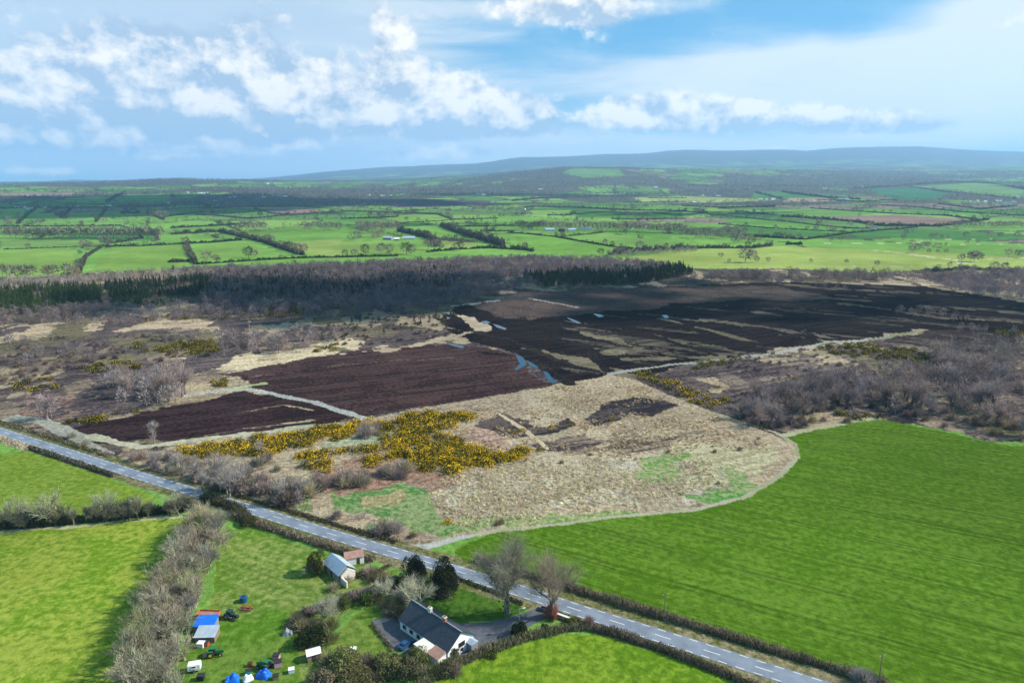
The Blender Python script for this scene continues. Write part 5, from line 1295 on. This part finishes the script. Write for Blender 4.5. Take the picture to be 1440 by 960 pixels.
window(hs, HL / 2, .2, 2.0, 1.9, 1.1, '+x', 'dark_wood')
window(hs, HL / 2, .2, .7, .9, .9, '+x')
for x_ in (-HL * .4, -HL * .25, -HL * .1): window(hs, x_, -HW / 2, .9, 1.3, 1.1, '-y')
for x_ in (-HL * .38, -HL * .15, HL * .1, HL * .35): window(hs, x_, HW / 2, .9, 1.4, 1.1, '+y')
d_ = MB().box(HL * .02, HL * .02 + .95, -HW / 2 - .06, -HW / 2 - .004, 0, 2.1).build('door', 'dark_wood', hs); MB().box(HL * .02 + .8, HL * .02 + .86, -HW / 2 - .11, -HW / 2 - .062, 1, 1.15).build('handle', 'grey_metal', d_)
# rear extension: pale flat roof, then a lean-to
ex = MB().box(HL * .05, HL * .27, -HW / 2 - 3.4, -HW / 2 - .004, 0, 2.55).build('extension', 'white_wall', hs)
MB().box(HL * .05 - .15, HL * .27 + .15, -HW / 2 - 3.6, -HW / 2 + .0, 2.56, 2.75).build('flat_roof', 'cream', ex)
l2 = MB().prism([(-HW / 2 - 2.8, 0), (-HW / 2 - .004, 0), (-HW / 2 - .004, 2.8), (-HW / 2 - 2.8, 2.1)], HL * .275, HL * .485).build('lean_to', 'white_wall', hs)
MB().prism([(-HW / 2 - 3.0, 2.07), (-HW / 2 - .006, 2.82), (-HW / 2 - .006, 2.95), (-HW / 2 - 3.0, 2.2)], HL * .275 - .005, HL * .49).build('lean_to_roof', 'rust_roof', l2)
pc = MB().box(HL / 2 + .004, HL / 2 + 1.7, HW / 2 - 2.4, HW / 2 - .3, 0, 2.2).build('porch', 'grey_metal', hs)
MB().prism([(HW / 2 - 2.55, 2.21), (HW / 2 - .15, 2.21), (HW / 2 - 1.35, 2.9)], HL / 2 + .006, HL / 2 + 1.85).build('porch_roof', 'metal_roof', pc)
MB().box(-HL / 2, HL / 2, -HW / 2 - .46, -HW / 2 - .36, hwz - .28, hwz - .16).box(-HL / 2, HL / 2, HW / 2 + .36, HW / 2 + .46, hwz - .28, hwz - .16).build('gutter', 'grey_metal', hs)

# --- outbuildings
ob = thing('stone_outbuilding', 478, 806, R(-48), 'roofed stone outbuilding with grey metal sheets above the garden', 'outbuilding')
gable(ob, 8.5, 5.2, 2.6, 4.6, 'stone', 'metal_roof', .25, .08); MB().box(-.5, .5, -2.66, -2.604, 0, 2).build('door', 'dark_wood', ob); window(ob, 4.25, 0, 1.2, .8, .8, '+x')
ob2 = MB().prism([(-2.2, 0), (2.2, 0), (2.2, 2.4), (0, 3.9), (-2.2, 2.4)], 4.6, 5.1).box(5.1, 8, -2.2, -1.8, 0, 1.9).build('gable_wall', 'cream', ob)
sh = thing('white_shed', 498, 789, R(20), 'small white shed with reddish roof beside the road hedge', 'shed')
gable(sh, 5.4, 3.6, 2.3, 3.5, 'white_wall', 'rust_roof', .2, .08); MB().box(.6, 1.5, -1.86, -1.804, 0, 1.9).build('door', 'dark_wood', sh)
s3 = thing('garden_shed', 441, 925, R(25), 'small white roofed shed beside the dark green bush', 'shed')
gable(s3, 3.0, 2.4, 1.9, 2.6, 'wood', 'white_plastic', .2, .06); MB().box(-.4, .4, -1.26, -1.204, 0, 1.7).build('door', 'dark_wood', s3)
s4 = thing('blue_roofed_shed', 291, 884, R(3), 'small shed under a bright blue sheet at hedgerow foot', 'shed')
MB().prism([(-1.8, 0), (1.8, 0), (1.8, 2.6), (-1.8, 2.1)], -2.4, 2.4).build('wall', 'grey_metal', s4)
MB().prism([(-2.0, 2.11), (2.0, 2.65), (2.0, 2.75), (-2.0, 2.21)], -2.6, 2.6).build('roof', 'blue_tarp', s4); MB().box(-.5, .5, -1.86, -1.805, 0, 1.8).build('door', 'dark_wood', s4)
s5 = thing('lean_to_shed', 292, 897, R(3), 'low shed with pale grey sheet roof below the blue one', 'shed')
MB().prism([(-1.8, 0), (1.8, 0), (1.8, 2.2), (-1.8, 1.6)], -2.4, 2.4).build('wall', 'wood', s5)
rf_ = MB()
for i in range(13): rf_.prism([(-2.0, 1.62), (2.0, 2.26), (2.0, 2.34), (-2.0, 1.70)], -2.6 + i * .4, -2.6 + i * .4 + .33)
rf_.build('roof', 'metal_roof', s5)


def wheel(e, x, y, r, w, hub='grey_metal'):
    t = MB().cyl((x, y - w / 2, r), r, w, 'y', 18).build('wheel', 'rubber', e, .03)
    MB().cyl((x, y - w / 2 - .02, r), r * .5, w + .04, 'y', 12).build('rim', hub, t)


def tractor(px, py, rz, body, hub, label, loader=False):
    e = thing('tractor', px, py, rz, label, 'tractor')
    for s in (-1, 1): wheel(e, -.9, s * .85, .8, .45, hub); wheel(e, 1.25, s * .75, .5, .3, hub)
    MB().box(.0, 2.0, -.36, .36, .75, 1.45, .06).build('bonnet', body, e, .03); MB().box(-1.1, 1.5, -.3, .3, .55, .8).build('chassis', 'rubber', e)
    cb_ = MB().box(-1.2, .15, -.6, .6, .85, 2.1, .05).build('cab', 'glass', e, .03); MB().box(-1.3, .25, -.68, .68, 2.11, 2.25).build('cab_roof', body, cb_, .03)
    for s in (-1, 1): MB().box(-1.5, -.3, s * .85 - .25, s * .85 + .25, 1.62, 1.7).build('mudguard', body, e)
    MB().cyl((.9, .25, 1.4), .05, .8).build('exhaust', 'rubber', e)
    if loader: MB().box(-2.6, -1.75, -.9, .9, .35, .7).box(-1.9, -1.2, -.1, .1, .5, .65).build('implement', 'rust_roof', e)
    return e


tractor(303, 921, R(12), 'green_paint', 'yellow_paint', 'green tractor with yellow wheels parked beside the hedgerow', True)
tractor(326, 869, R(-20), 'dark_green_paint', 'grey_metal', 'dark tractor at the front of the orange trailer')
tractor(372, 939, R(160), 'green_paint', 'grey_metal', 'green tractor among clutter beside blue tarpaulin heap')
tl_ = thing('farm_trailer', 294, 868, R(-3), 'long orange trailer hitched behind the dark tractor', 'trailer')
MB().box(-2.8, 2.6, -1.0, 1.0, .75, .95).build('bed', 'wood', tl_)
for y0, y1, x0, x1 in ((-1.05, -1.0, -2.8, 2.6), (1.0, 1.05, -2.8, 2.6), (-1.0, 1.0, -2.85, -2.8), (-1.0, 1.0, 2.6, 2.65)): MB().box(x0, x1, y0, y1, .76, 1.6).build('side_board', 'orange_paint', tl_)
MB().box(2.66, 4.3, -.08, .08, .62, .74).build('drawbar', 'orange_paint', tl_)
for s in (-1, 1): wheel(tl_, -.9, s * .95, .42, .25)
MB().box(-2.7, 2.5, -.95, .95, .96, 1.35, .2).build('load', 'rust_roof', tl_)
hr = thing('disc_harrow', 346, 857, R(-10), 'rusty red harrow frame beside the dark tractor', 'harrow')
f_ = MB()
for x_ in (-1.5, 0, 1.5): f_.box(x_ - .06, x_ + .06, -.9, .9, .55, .67)
f_.box(-1.6, 1.6, -.06, .06, .68, .8).box(-1.6, 1.6, -.9, -.8, .55, .67).box(-1.6, 1.6, .8, .9, .55, .67).build('frame', 'red_paint', hr)
for i in range(9):
    MB().cyl((-1.5 + i * .375, -.45, .3), .3, .03, 'y', 12).cyl((-1.5 + i * .375, .5, .3), .3, .03, 'y', 12).build('disc', 'grey_metal', hr)
tk = thing('water_tank', 343, 845, 0, 'dark blue round tank beyond the red harrow', 'tank')
MB().cyl((0, 0, 0), 1.0, 1.5, 'z', 20).build('body', 'blue_car', tk, .05); MB().cyl((0, 0, 1.5), .35, .18, 'z', 14).build('lid', 'rubber', tk)


def car(px, py, rz, body, label, van=False):
    e = thing('parked_van' if van else 'parked_car', px, py, rz, label, 'van' if van else 'car')
    prof = [(-2.1, .35), (2.1, .35), (2.15, .75), (1.2, .95), (-1.9, .95), (-2.15, .8)] if not van else [(-2.2, .35), (2.2, .35), (2.2, .95), (1.6, 1.1), (-2.2, 1.1)]
    m = MB(); n = len(prof)
    m.poly([(a, -.85, b_) for a, b_ in prof] + [(a, .85, b_) for a, b_ in prof], [tuple(range(n))[::-1], tuple(range(n, 2 * n))] + [(i, (i + 1) % n, n + (i + 1) % n, n + i) for i in range(n)]); m.build('body', body, e, .04)
    top = 1.42 if not van else 1.9; x0, x1 = (-1.6, .9) if not van else (-2.15, 1.5)
    g_ = MB().poly([(x0, -.8, .96), (x1, -.8, .96), (x1, .8, .96), (x0, .8, .96), (x0 + .4, -.66, top), (x1 - .7, -.66, top), (x1 - .7, .66, top), (x0 + .4, .66, top)], [(3, 2, 1, 0), (4, 5, 6, 7), (0, 1, 5, 4), (1, 2, 6, 5), (2, 3, 7, 6), (3, 0, 4, 7)]).build('cabin_glass', 'glass', e, .02)
    MB().box(x0 + .38, x1 - .68, -.67, .67, top + .001, top + .05).build('cabin_roof', body, g_, .015)
    for x_ in (-1.3, 1.3):
        for s in (-1, 1): wheel(e, x_, s * .8, .32, .2)
    for s in (-1, 1): MB().box(2.13, 2.18, s * .6 - .18, s * .6 + .18, .6, .74).build('headlight', 'white_plastic', e); MB().box(-2.18, -2.13, s * .65 - .12, s * .65 + .12, .6, .8).build('tail_light', 'red_paint', e)
    return e


car(571, 908, R(55), 'blue_car', 'dark blue car parked against the bungalow rear wall')
car(770, 858, R(-25), 'grey_metal', 'grey car at the drive entrance under the bare trees')


def tarp(px, py, rz, mat, label, s=1.3, cat='tarpaulin'):
    rg = np.random.default_rng(px); k = 12; vs = []; fs = []
    for i in range(k):
        for j in range(k):
            u, v = i / (k - 1) * 2 - 1, j / (k - 1) * 2 - 1
            hgt = max(0, 1 - max(abs(u), abs(v)) ** 4) * (1.0 + .3 * math.sin(u * 5 + px) + .2 * math.sin(v * 7)) + .02
            vs.append((u * s * (1 + .05 * rg.normal()), v * s * .8 * (1 + .05 * rg.normal()), hgt * .9 * s))
    for i in range(k - 1):
        for j in range(k - 1): a = i * k + j; fs.append((a, a + k, a + k + 1, a + 1))
    p = G(px, py); o = MB().poly(vs, fs).build('tarpaulin_heap', mat, None); o.location = (p[0], p[1], 0.0); o.rotation_euler = (0, 0, rz); return tag(o, label, cat)


tarp(327, 957, .3, 'blue_tarp', 'bright blue tarpaulin heap at the bottom edge of yard', 1.5)
tarp(371, 950, -.2, 'blue_tarp', 'blue tarpaulin heap in front of the green tractor', 1.5)
tarp(349, 955, .6, 'white_plastic', 'pale sheeted heap between the two blue tarpaulins', 1.1)
tarp(405, 891, .1, 'grey_metal', 'pale grey sheeted heap beside the dark bush', 1.2)


def crates(px, py, mat, label, cat, s=1.0, z=0, nm='storage_bin'):
    e = thing(nm, px, py, random.uniform(-.4, .4), label, cat)
    MB().box(-.6 * s, .6 * s, -.5 * s, .5 * s, 0, 1.0 * s, -.06).build('body', mat, e, .04); MB().box(-.7 * s, .7 * s, -.6 * s, .6 * s, 1.0 * s, 1.1 * s).build('lid', 'rubber' if mat != 'white_plastic' else 'white_plastic', e, .02); return e


crates(350, 947, 'teal_plastic', 'teal bin beside the pale sheeted heap', 'bin'); crates(389, 926, 'pink_plastic', 'pink bin behind the green tractor', 'bin', 1.2); crates(391, 936, 'pink_plastic', 'pinkish bin nearest the blue heap on its right', 'bin', 1.3)
crates(283, 909, 'white_plastic', 'white bin below the grey roofed shed', 'bin', 1.2); crates(290, 907, 'red_paint', 'red bin right of the white one', 'bin', 1.0); crates(283, 955, 'rubber', 'black bin at the foot of the hedgerow', 'bin', 1.2)
crates(352, 936, 'red_paint', 'small red bin above the teal one', 'bin', .8); crates(410, 945, 'white_plastic', 'white bin beside the bushes at the bottom', 'bin', 1.0); crates(406, 881, 'wood', 'wooden box beyond the grey sheeted heap', 'box', 1.1, nm='wooden_box')
crates(497, 916, 'white_plastic', 'white box on the bushy patch below the yard', 'box', 1.0, nm='storage_box'); crates(388, 954, 'wood', 'wooden box among clutter at the bottom edge', 'box', 1.0, nm='wooden_box')
cv = thing('livestock_box', 274, 942, R(15), 'white box trailer standing at the hedgerow foot', 'trailer')
MB().box(-1.4, 1.4, -.9, .9, .45, 2.0).build('body', 'white_plastic', cv, .1); MB().box(1.41, 2.3, -.05, .05, .5, .6).build('drawbar', 'grey_metal', cv)
for s in (-1, 1): wheel(cv, 0, s * .95, .35, .2)
MB().box(-1.44, -1.402, -.7, .7, .5, 1.7).build('tail_ramp', 'grey_metal', cv); window(cv, 0, -.9, 1.3, .9, .4, '-y')
br_ = crates(436, 797, 'blue_car', 'blue water butt beside the tall olive tree', 'bin', 1.1, nm='water_butt')

# low stone wall pier by the junction
wl = thing('stone_wall', 789, 869, R(-32), 'short low stone wall at the drive entrance', 'wall'); MB().box(-2.4, 2.4, -.3, .3, 0, 1.0).build('wall_body', 'stone', wl, .06); MB().box(-2.5, 2.5, -.38, .38, 1.0, 1.12).build('coping', 'cream', wl, .03)


def pole(px, py, h, label, lamp=False, nm='utility_pole', cat='pole', group=None):
    e = thing(nm, px, py, R(20), label, cat, group); MB().cyl((0, 0, -.1), .15, h, 'z', 10, .1).build('post', 'wood' if not lamp else 'grey_metal', e)
    if lamp: MB().box(-.1, 1.2, -.06, .06, h - .15, h - .05).build('bracket', 'grey_metal', e); MB().box(.9, 1.7, -.18, .18, h - .22, h - .04).build('lamp_head', 'white_plastic', e, .04)
    else:
        c = MB().box(-.8, .8, -.06, .06, h - .7, h - .58).build('crossarm', 'wood', e)
        for x_ in (-.7, 0, .7): MB().cyl((x_, 0, h - .58), .05, .18, 'z', 8).build('insulator', 'white_plastic', c)
    return e


pole(730, 890, 7, 'grey lamp post beside the round dark bush', True, 'lamp_post', 'lamp post')
pole(934, 866, 7, 'wooden pole in the crop hedge at the roadside'); pole(1236, 956, 7, 'wooden pole behind the grey bush at the bottom right')
pole(381, 700, 7, 'wooden pole among shrubs on the plot edge'); pole(527, 752, 6, 'thin wooden pole near the plot road corner'); pole(257, 668, 7, 'wooden pole beside the pale trees near the left corner')

# --- hand-placed near trees
def tree_thing(parts, px, py, s, label, rz=0., tint=(1, 1, 1), name='bare_tree', cat='tree', sx=1.):
    p = G(px, py); e = link(name, None, loc=p, rz=rz, sc=(s * sx, s * sx, s)); tag(e, label, cat)
    for nm2, me in parts: link(nm2, tinted(me, tint), e)
    return e


big1 = full_tree(901, 10, 5200, .012, (.22, .20, .15), (.36, .32, .24), ivy=260, levels=3, kids=(7, 5, 4), spread=.62, trunk=.24, thick=.034, tl=.13)
big2 = full_tree(905, 10, 4600, .012, (.24, .21, .17), (.37, .32, .26), levels=3, kids=(7, 5, 4), spread=.68, trunk=.2, thick=.03, tl=.13)
tree_thing(big1, 713, 862, 2.55, 'tallest bare tree by the drive with ivy on its trunk', .5, sx=.92)
tree_thing(big2, 775, 869, 1.95, 'large bare tree above red shoots beside the road', 2.1, (.9, .82, .75), sx=.9)
rs = shrub(910, 2.4, 1.3, 900, .03, (.40, .17, .12)); rs2 = npmesh('red_shrub', rs[0], rs[1], [VEG], {'Col': rs[2]})
p = G(776, 868); o = link('red_shrub', rs2, loc=p, sc=1.9); tag(o, 'reddish twiggy shoots around the foot of the roadside tree', 'shrub')


def conifer_thing(seed, px, py, h, w, n, s, col, label, name='conifer'):
    t = conifer(seed, h, w, n, s, col); p = G(px, py); e = link(name, None, loc=p); tag(e, label, 'conifer')
    link('crown', npmesh('crown', t[0][4:], t[1][1:] - 4, [VEG], {'Col': t[2][4:]}), e)
    V, F = segs_to_mesh([np.array([0, 0, -.2])], [np.array([0, 0, h * .9])], [h * .02], [.03], 6); link('trunk', npmesh('trunk', V, F, [BARK], {'Col': jit((.09, .06, .04), len(V))}), e)


def blob_bush(seed, px, py, h, w, n, s, col, label, name='evergreen_bush', cat='bush', egg=1.0):
    rg = np.random.default_rng(seed); th_ = rg.uniform(0, 6.28, n); u = rg.uniform(-.15, 1, n) ** 1; q = np.sqrt(1 - u * u); lob = 1 + .13 * np.sin(th_ * 3 + seed) + .1 * np.sin(th_ * 7 + u * 9); rr_ = rg.uniform(.6, 1.04, n)
    P_ = np.stack([np.cos(th_) * q * w * lob * rr_, np.sin(th_) * q * w * lob * rr_, h * (.12 + .88 * np.clip(u, 0, 1)) * (.8 + .2 * rr_)], 1)
    kk = rg.integers(0, 9, n); lc = np.stack([rg.uniform(-.62, .62, 9) * w, rg.uniform(-.62, .62, 9) * w, rg.uniform(-.05, .45, 9) * h], 1); lsz = rg.uniform(.35, .6, 9); m_ = rg.random(n) < .8
    P_ = np.where(m_[:, None], P_ * lsz[kk][:, None] + lc[kk], P_ * .95); P_[:, 2] = np.abs(P_[:, 2])
    P_[:, 2] = np.where(u < 0, rg.uniform(.1, .5, n) * h * .6, P_[:, 2])
    V, F = leaf_quads(P_, s); p = G(px, py); e = link(name, None, loc=p); tag(e, label, cat)
    link('foliage', npmesh('foliage', V, F, [VEG], {'Col': np.repeat(jit(col, n, .4), 4, 0)}), e)
    V, F = segs_to_mesh([np.array([0, 0, -.2])], [np.array([0, 0, h * .6])], [w * .1], [w * .05], 6); link('stem', npmesh('stem', V, F, [BARK], {'Col': jit((.1, .08, .06), len(V))}), e)


blob_bush(21, 585, 822, 10.0, 3.3, 6500, .19, (.022, .030, .016), 'dark spreading conifer left of its pair behind the bungalow', 'conifer', 'conifer')
blob_bush(22, 624, 836, 12.5, 3.9, 9000, .19, (.030, .037, .017), 'tall dark conifer right of its pair behind the bungalow', 'conifer', 'conifer')
blob_bush(1, 730, 893, 4.2, 2.0, 2600, .16, (.03, .042, .016), 'rounded dark evergreen beside the lamp post')
blob_bush(2, 444, 806, 7.5, 2.6, 3600, .18, (.10, .105, .03), 'tall olive green tree left of the stone outbuilding', 'evergreen_tree', 'tree')
blob_bush(3, 440, 902, 5.0, 3.8, 4200, .2, (.04, .055, .02), 'large dark green bush beside the garden shed')
blob_bush(4, 478, 855, 4.5, 2.6, 2400, .18, (.07, .09, .025), 'green bush in the broad hedge behind the yard')
blob_bush(5, 522, 846, 3.2, 2.8, 2400, .18, (.07, .11, .02), 'bright green bush left of the bungalow')
blob_bush(6, 590, 930, 4.2, 3.0, 3000, .18, (.14, .15, .05), 'olive green bush in front of the bungalow rear')
blob_bush(7, 485, 942, 6.0, 4.6, 5200, .2, (.19, .19, .07), 'big olive bush below the gravel yard')
blob_bush(8, 545, 945, 4.5, 4.0, 4200, .2, (.16, .15, .065), 'brown green bush right of the big olive one')
blob_bush(16, 578, 948, 4.4, 3.0, 3200, .2, (.13, .12, .06), 'brown olive bush between the big olive one and bungalow')
blob_bush(17, 632, 944, 3.4, 2.6, 2400, .2, (.15, .14, .07), 'tan bush below the bungalow gable end')
blob_bush(18, 455, 962, 4.2, 3.4, 3200, .2, (.16, .13, .08), 'tan brown bush at the bottom edge beside the yard clutter')
blob_bush(19, 420, 880, 2.6, 2.2, 1600, .18, (.12, .12, .06), 'pale brown bush at the end of the broad purple hedge')
blob_bush(9, 500, 968, 5.0, 5.0, 4000, .2, (.13, .12, .05), 'dark bush at the bottom edge below the olive one')
blob_bush(10, 766, 888, 2.2, 1.2, 900, .15, (.04, .06, .02), 'small dark bush on the grass right of the lamp')
blob_bush(11, 691, 922, 1.6, 1.6, 900, .15, (.12, .14, .03), 'small yellow green bush at the bungalow gable')
blob_bush(12, 805, 878, 1.8, 2.0, 1300, .15, (.11, .12, .03), 'low olive bush beside the red twigged shrub')
blob_bush(13, 350, 737, 3.6, 3.0, 2600, .18, (.10, .10, .04), 'olive bush at the hedge corner by the road')
blob_bush(14, 560, 822, 2.4, 2.6, 1500, .18, (.06, .09, .02), 'low green bush left of the dark conifers')
blob_bush(15, 636, 925, 3.2, 1.6, 1300, .18, (.12, .11, .06), 'thin brown bush in front of the bungalow lean-to')
GB2 = full_tree(940, 10, 2600, .022, (.27, .26, .2), (.42, .40, .28), kids=(5, 5), levels=2, spread=.75, trunk=.16, multi=3)
tree_thing(GB2, 592, 858, .95, 'pale grey green bare tree left of the bungalow ridge', 1., sx=1.1)
tree_thing(GB2, 548, 838, .6, 'small pale bare tree below the dark conifers', 2., sx=1.2)
tree_thing(GB2, 292, 752, 1.25, 'pale yellowish bare tree at the top of the hedgerow', 3., (1.1, 1.0, .8), sx=.9)
tree_thing(GB2, 458, 868, .7, 'pale bare tree in the hedge behind the yard', 4., sx=1.1)
sb = shrub(950, 2.4, 2.0, 1500, .025, (.34, .30, .27)); o = link('grey_shrub', npmesh('grey_shrub', sb[0], sb[1], [VEG], {'Col': sb[2]}), loc=G(1214, 962), sc=1.7); tag(o, 'pale grey twiggy shrub at the bottom right in the hedge', 'shrub')
sb = shrub(951, 2.4, 1.6, 900, .025, (.25, .15, .13)); o = link('red_twigged_shrub', npmesh('red_twigged_shrub', sb[0], sb[1], [VEG], {'Col': sb[2]}), loc=G(828, 880), sc=1.3); tag(o, 'red brown twiggy shrub where two hedges meet', 'shrub')

# ------------------------------------------------------------------ far farms and houses
def far_house(px, py, L, W, hw, hr, rz, wall, roof, label, cat='house', nm='farmhouse', win=False):
    e = thing(nm, px, py, rz, label, cat, 'buildings of the far plain'); gable(e, L, W, hw, hr, wall, roof, .3, .2)
    if win:
        for x_ in (-L * .3, 0, L * .3): window(e, x_, -W / 2, 1.0, 1.2, 1.2, '-y')
    return e


far_house(746, 322, 13, 8, 5.5, 9, .2, 'cream', 'slate', 'cream farmhouse at the left end of the farmyard', win=True)
far_house(773, 325, 22, 14, 4.5, 7, .1, 'cream', 'metal_roof', 'wide grey roofed barn left in the farmyard', 'barn', 'barn')
far_house(790, 325.5, 14, 12, 4.5, 7, -.2, 'dark_wood', 'slate', 'dark barn in the middle of the farmyard', 'barn', 'barn')
far_house(804, 325, 16, 10, 4, 6.5, .1, 'white_wall', 'metal_roof', 'pale shed right of the dark barn', 'barn', 'barn')
far_house(823, 323.5, 30, 15, 5, 8, .15, 'white_wall', 'metal_roof', 'long grey roofed shed at the right end of the farmyard', 'barn', 'barn')
far_house(546, 337, 18, 10, 4, 6.5, -.3, 'stone', 'metal_roof', 'left low barn among trees in the middle fields', 'barn', 'barn')
far_house(575, 337, 24, 12, 4, 6.5, .15, 'cream', 'metal_roof', 'right low barn among trees in the middle fields', 'barn', 'barn')
far_house(558, 338, 10, 8, 3, 5, .1, 'wood', 'white_plastic', 'small shed between the two low barns', 'shed', 'shed')
FHs = [(25, 292, 26), (34, 292.5, 22), (42, 294, 24), (63, 292.5, 12), (109, 291.5, 10), (143, 291, 18), (153, 290, 22), (237, 286.5, 9), (264, 271.5, 18), (281, 272.5, 26), (287, 272.5, 24), (291, 271.5, 16), (303, 283, 16), (323, 278, 18), (330, 277.5, 18), (371, 278, 24), (395, 277.5, 18), (401, 277, 26), (383, 259, 60), (377, 259, 26),
       (518, 275, 26), (538, 276, 26), (549, 275, 24), (565, 273.5, 26), (664, 274, 26), (672, 273, 40), (680, 274, 30), (661, 293, 18), (736, 295, 18), (740, 268, 30), (760, 267, 36), (922, 264, 36), (906, 319, 14), (888, 322, 9), (976, 286, 24), (975, 286.5, 14), (988, 276, 26), (1010, 276, 34), (1070, 281.5, 24), (1078, 281, 20), (1087, 281, 30), (1130, 284.5, 22), (1139, 290.5, 12), (1160, 266, 30), (1182, 281, 28), (1190, 281, 26),
       (1146, 250, 40), (1212, 263, 18), (1213, 255, 14), (1229, 322.5, 12), (1364, 284, 22), (1374, 283, 16), (1385, 285, 26), (1415, 286, 50), (1425, 285, 30), (1404, 284, 30), (1430, 277, 30), (1434, 251, 30)]
for i, (px, py, L) in enumerate(FHs):
    far_house(px, py, L * .85, 8 + L * .1, 3.8 + L * .05, 6.4 + L * .07, random.uniform(-.5, .5), 'white_wall', random.choice(['slate', 'slate', 'metal_roof', 'rust_roof']) if L < 24 else random.choice(['metal_roof', 'slate', 'white_plastic']), auto(random.choice(['small white house', 'white walled house']) if L < 20 else 'long white farm building', px, py), 'house' if L < 20 else 'farm building', 'farmhouse' if L < 20 else 'farm_building')

# ------------------------------------------------------------------ clouds high above, out of the picture, that shade the land
def cloud_over(gx, gy, sx, sy, label, seed, h=1600.):
    import bmesh
    rg = np.random.default_rng(seed); k = h / SDIR.z; cx, cy = gx + SDIR.x * k, gy + SDIR.y * k
    bm = bmesh.new(); bmesh.ops.create_icosphere(bm, subdivisions=2, radius=1); bv = np.array([v.co[:] for v in bm.verts]); bf = np.array([[v.index for v in f.verts] for f in bm.faces]); bm.free()
    Vs, Fs = [], []; n0 = 0; cnt = int(40 + sx * sy / 5000)
    for i in range(min(cnt, 520)):
        a = rg.uniform(0, 6.28); r_ = rg.random() ** .5; x, y = math.cos(a) * r_ * sx, math.sin(a) * r_ * sy
        s = rg.uniform(.2, .36) * min(sx, sy, 600) * (1.15 - .6 * r_)
        d = 1 + .25 * np.sin(bv[:, 0] * 4 + i) * np.sin(bv[:, 1] * 5 + i * 2) + .1 * rg.normal(size=len(bv))
        v = bv * d[:, None] * s * np.array([1.2, 1.1, .45]); v[:, 2] = np.where(v[:, 2] < 0, v[:, 2] * .35, v[:, 2]); Vs.append(v + np.array([x, y, rg.uniform(-.05, .1) * s])); Fs.append(bf + n0); n0 += len(bv)
    o = link('cloud', npmesh('cloud', np.concatenate(Vs), np.concatenate(Fs), [MATS['cloud']], smooth=True), loc=(cx, cy, h)); tag(o, label, 'cloud', 'fair weather clouds above the land', 'structure')


def gxy(px, py): return G(px, py)[:2]


cloud_over(*gxy(560, 420), 330, 125, 'white heaped cloud high over the long wood', 1)
cloud_over(*gxy(330, 412), 130, 60, 'white heaped cloud high over the conifers', 2)
cloud_over(*gxy(800, 398), 190, 60, 'white heaped cloud high over the wood end', 3)
cloud_over(*gxy(150, 288), 1000, 1100, 'white heaped cloud high over the far left fields', 4)
cloud_over(*gxy(420, 284), 800, 420, 'white heaped cloud high over the distant village', 5)
cloud_over(*gxy(600, 287), 420, 220, 'white heaped cloud high over the dark ploughed strip', 6)
cloud_over(*gxy(760, 274), 900, 260, 'white heaped cloud high over the distant woods', 7, 1700)
cloud_over(*gxy(1060, 440), 150, 45, 'white heaped cloud high over the black bog', 8)

cloud_over(*gxy(960, 300), 420, 170, 'white heaped cloud high over the middle fields', 9)
cloud_over(*gxy(620, 316), 300, 70, 'white heaped cloud high over the fields beyond the barns', 11)
cloud_over(*gxy(1250, 425), 230, 55, 'white heaped cloud high over the right end of the bog', 12)

# ------------------------------------------------------------------ haze
hm = bpy.data.materials.new('haze'); hm.use_nodes = True; ht = hm.node_tree; ht.nodes.clear()
pv = nd(ht, 'ShaderNodeVolumePrincipled'); pv.inputs['Color'].default_value = (.42, .70, 1, 1); pv.inputs['Density'].default_value = 5.6e-5; pv.inputs['Anisotropy'].default_value = .1
ho = nd(ht, 'ShaderNodeOutputMaterial'); ht.links.new(pv.outputs[0], ho.inputs['Volume'])
MATS['haze'] = hm
hz = MB().box(-27000, 27000, -27000, 27000, -1.2, 1290).build('haze', 'haze', None); tag(hz, 'thin pale blue haze lying over the whole plain', 'haze', kind='stuff')
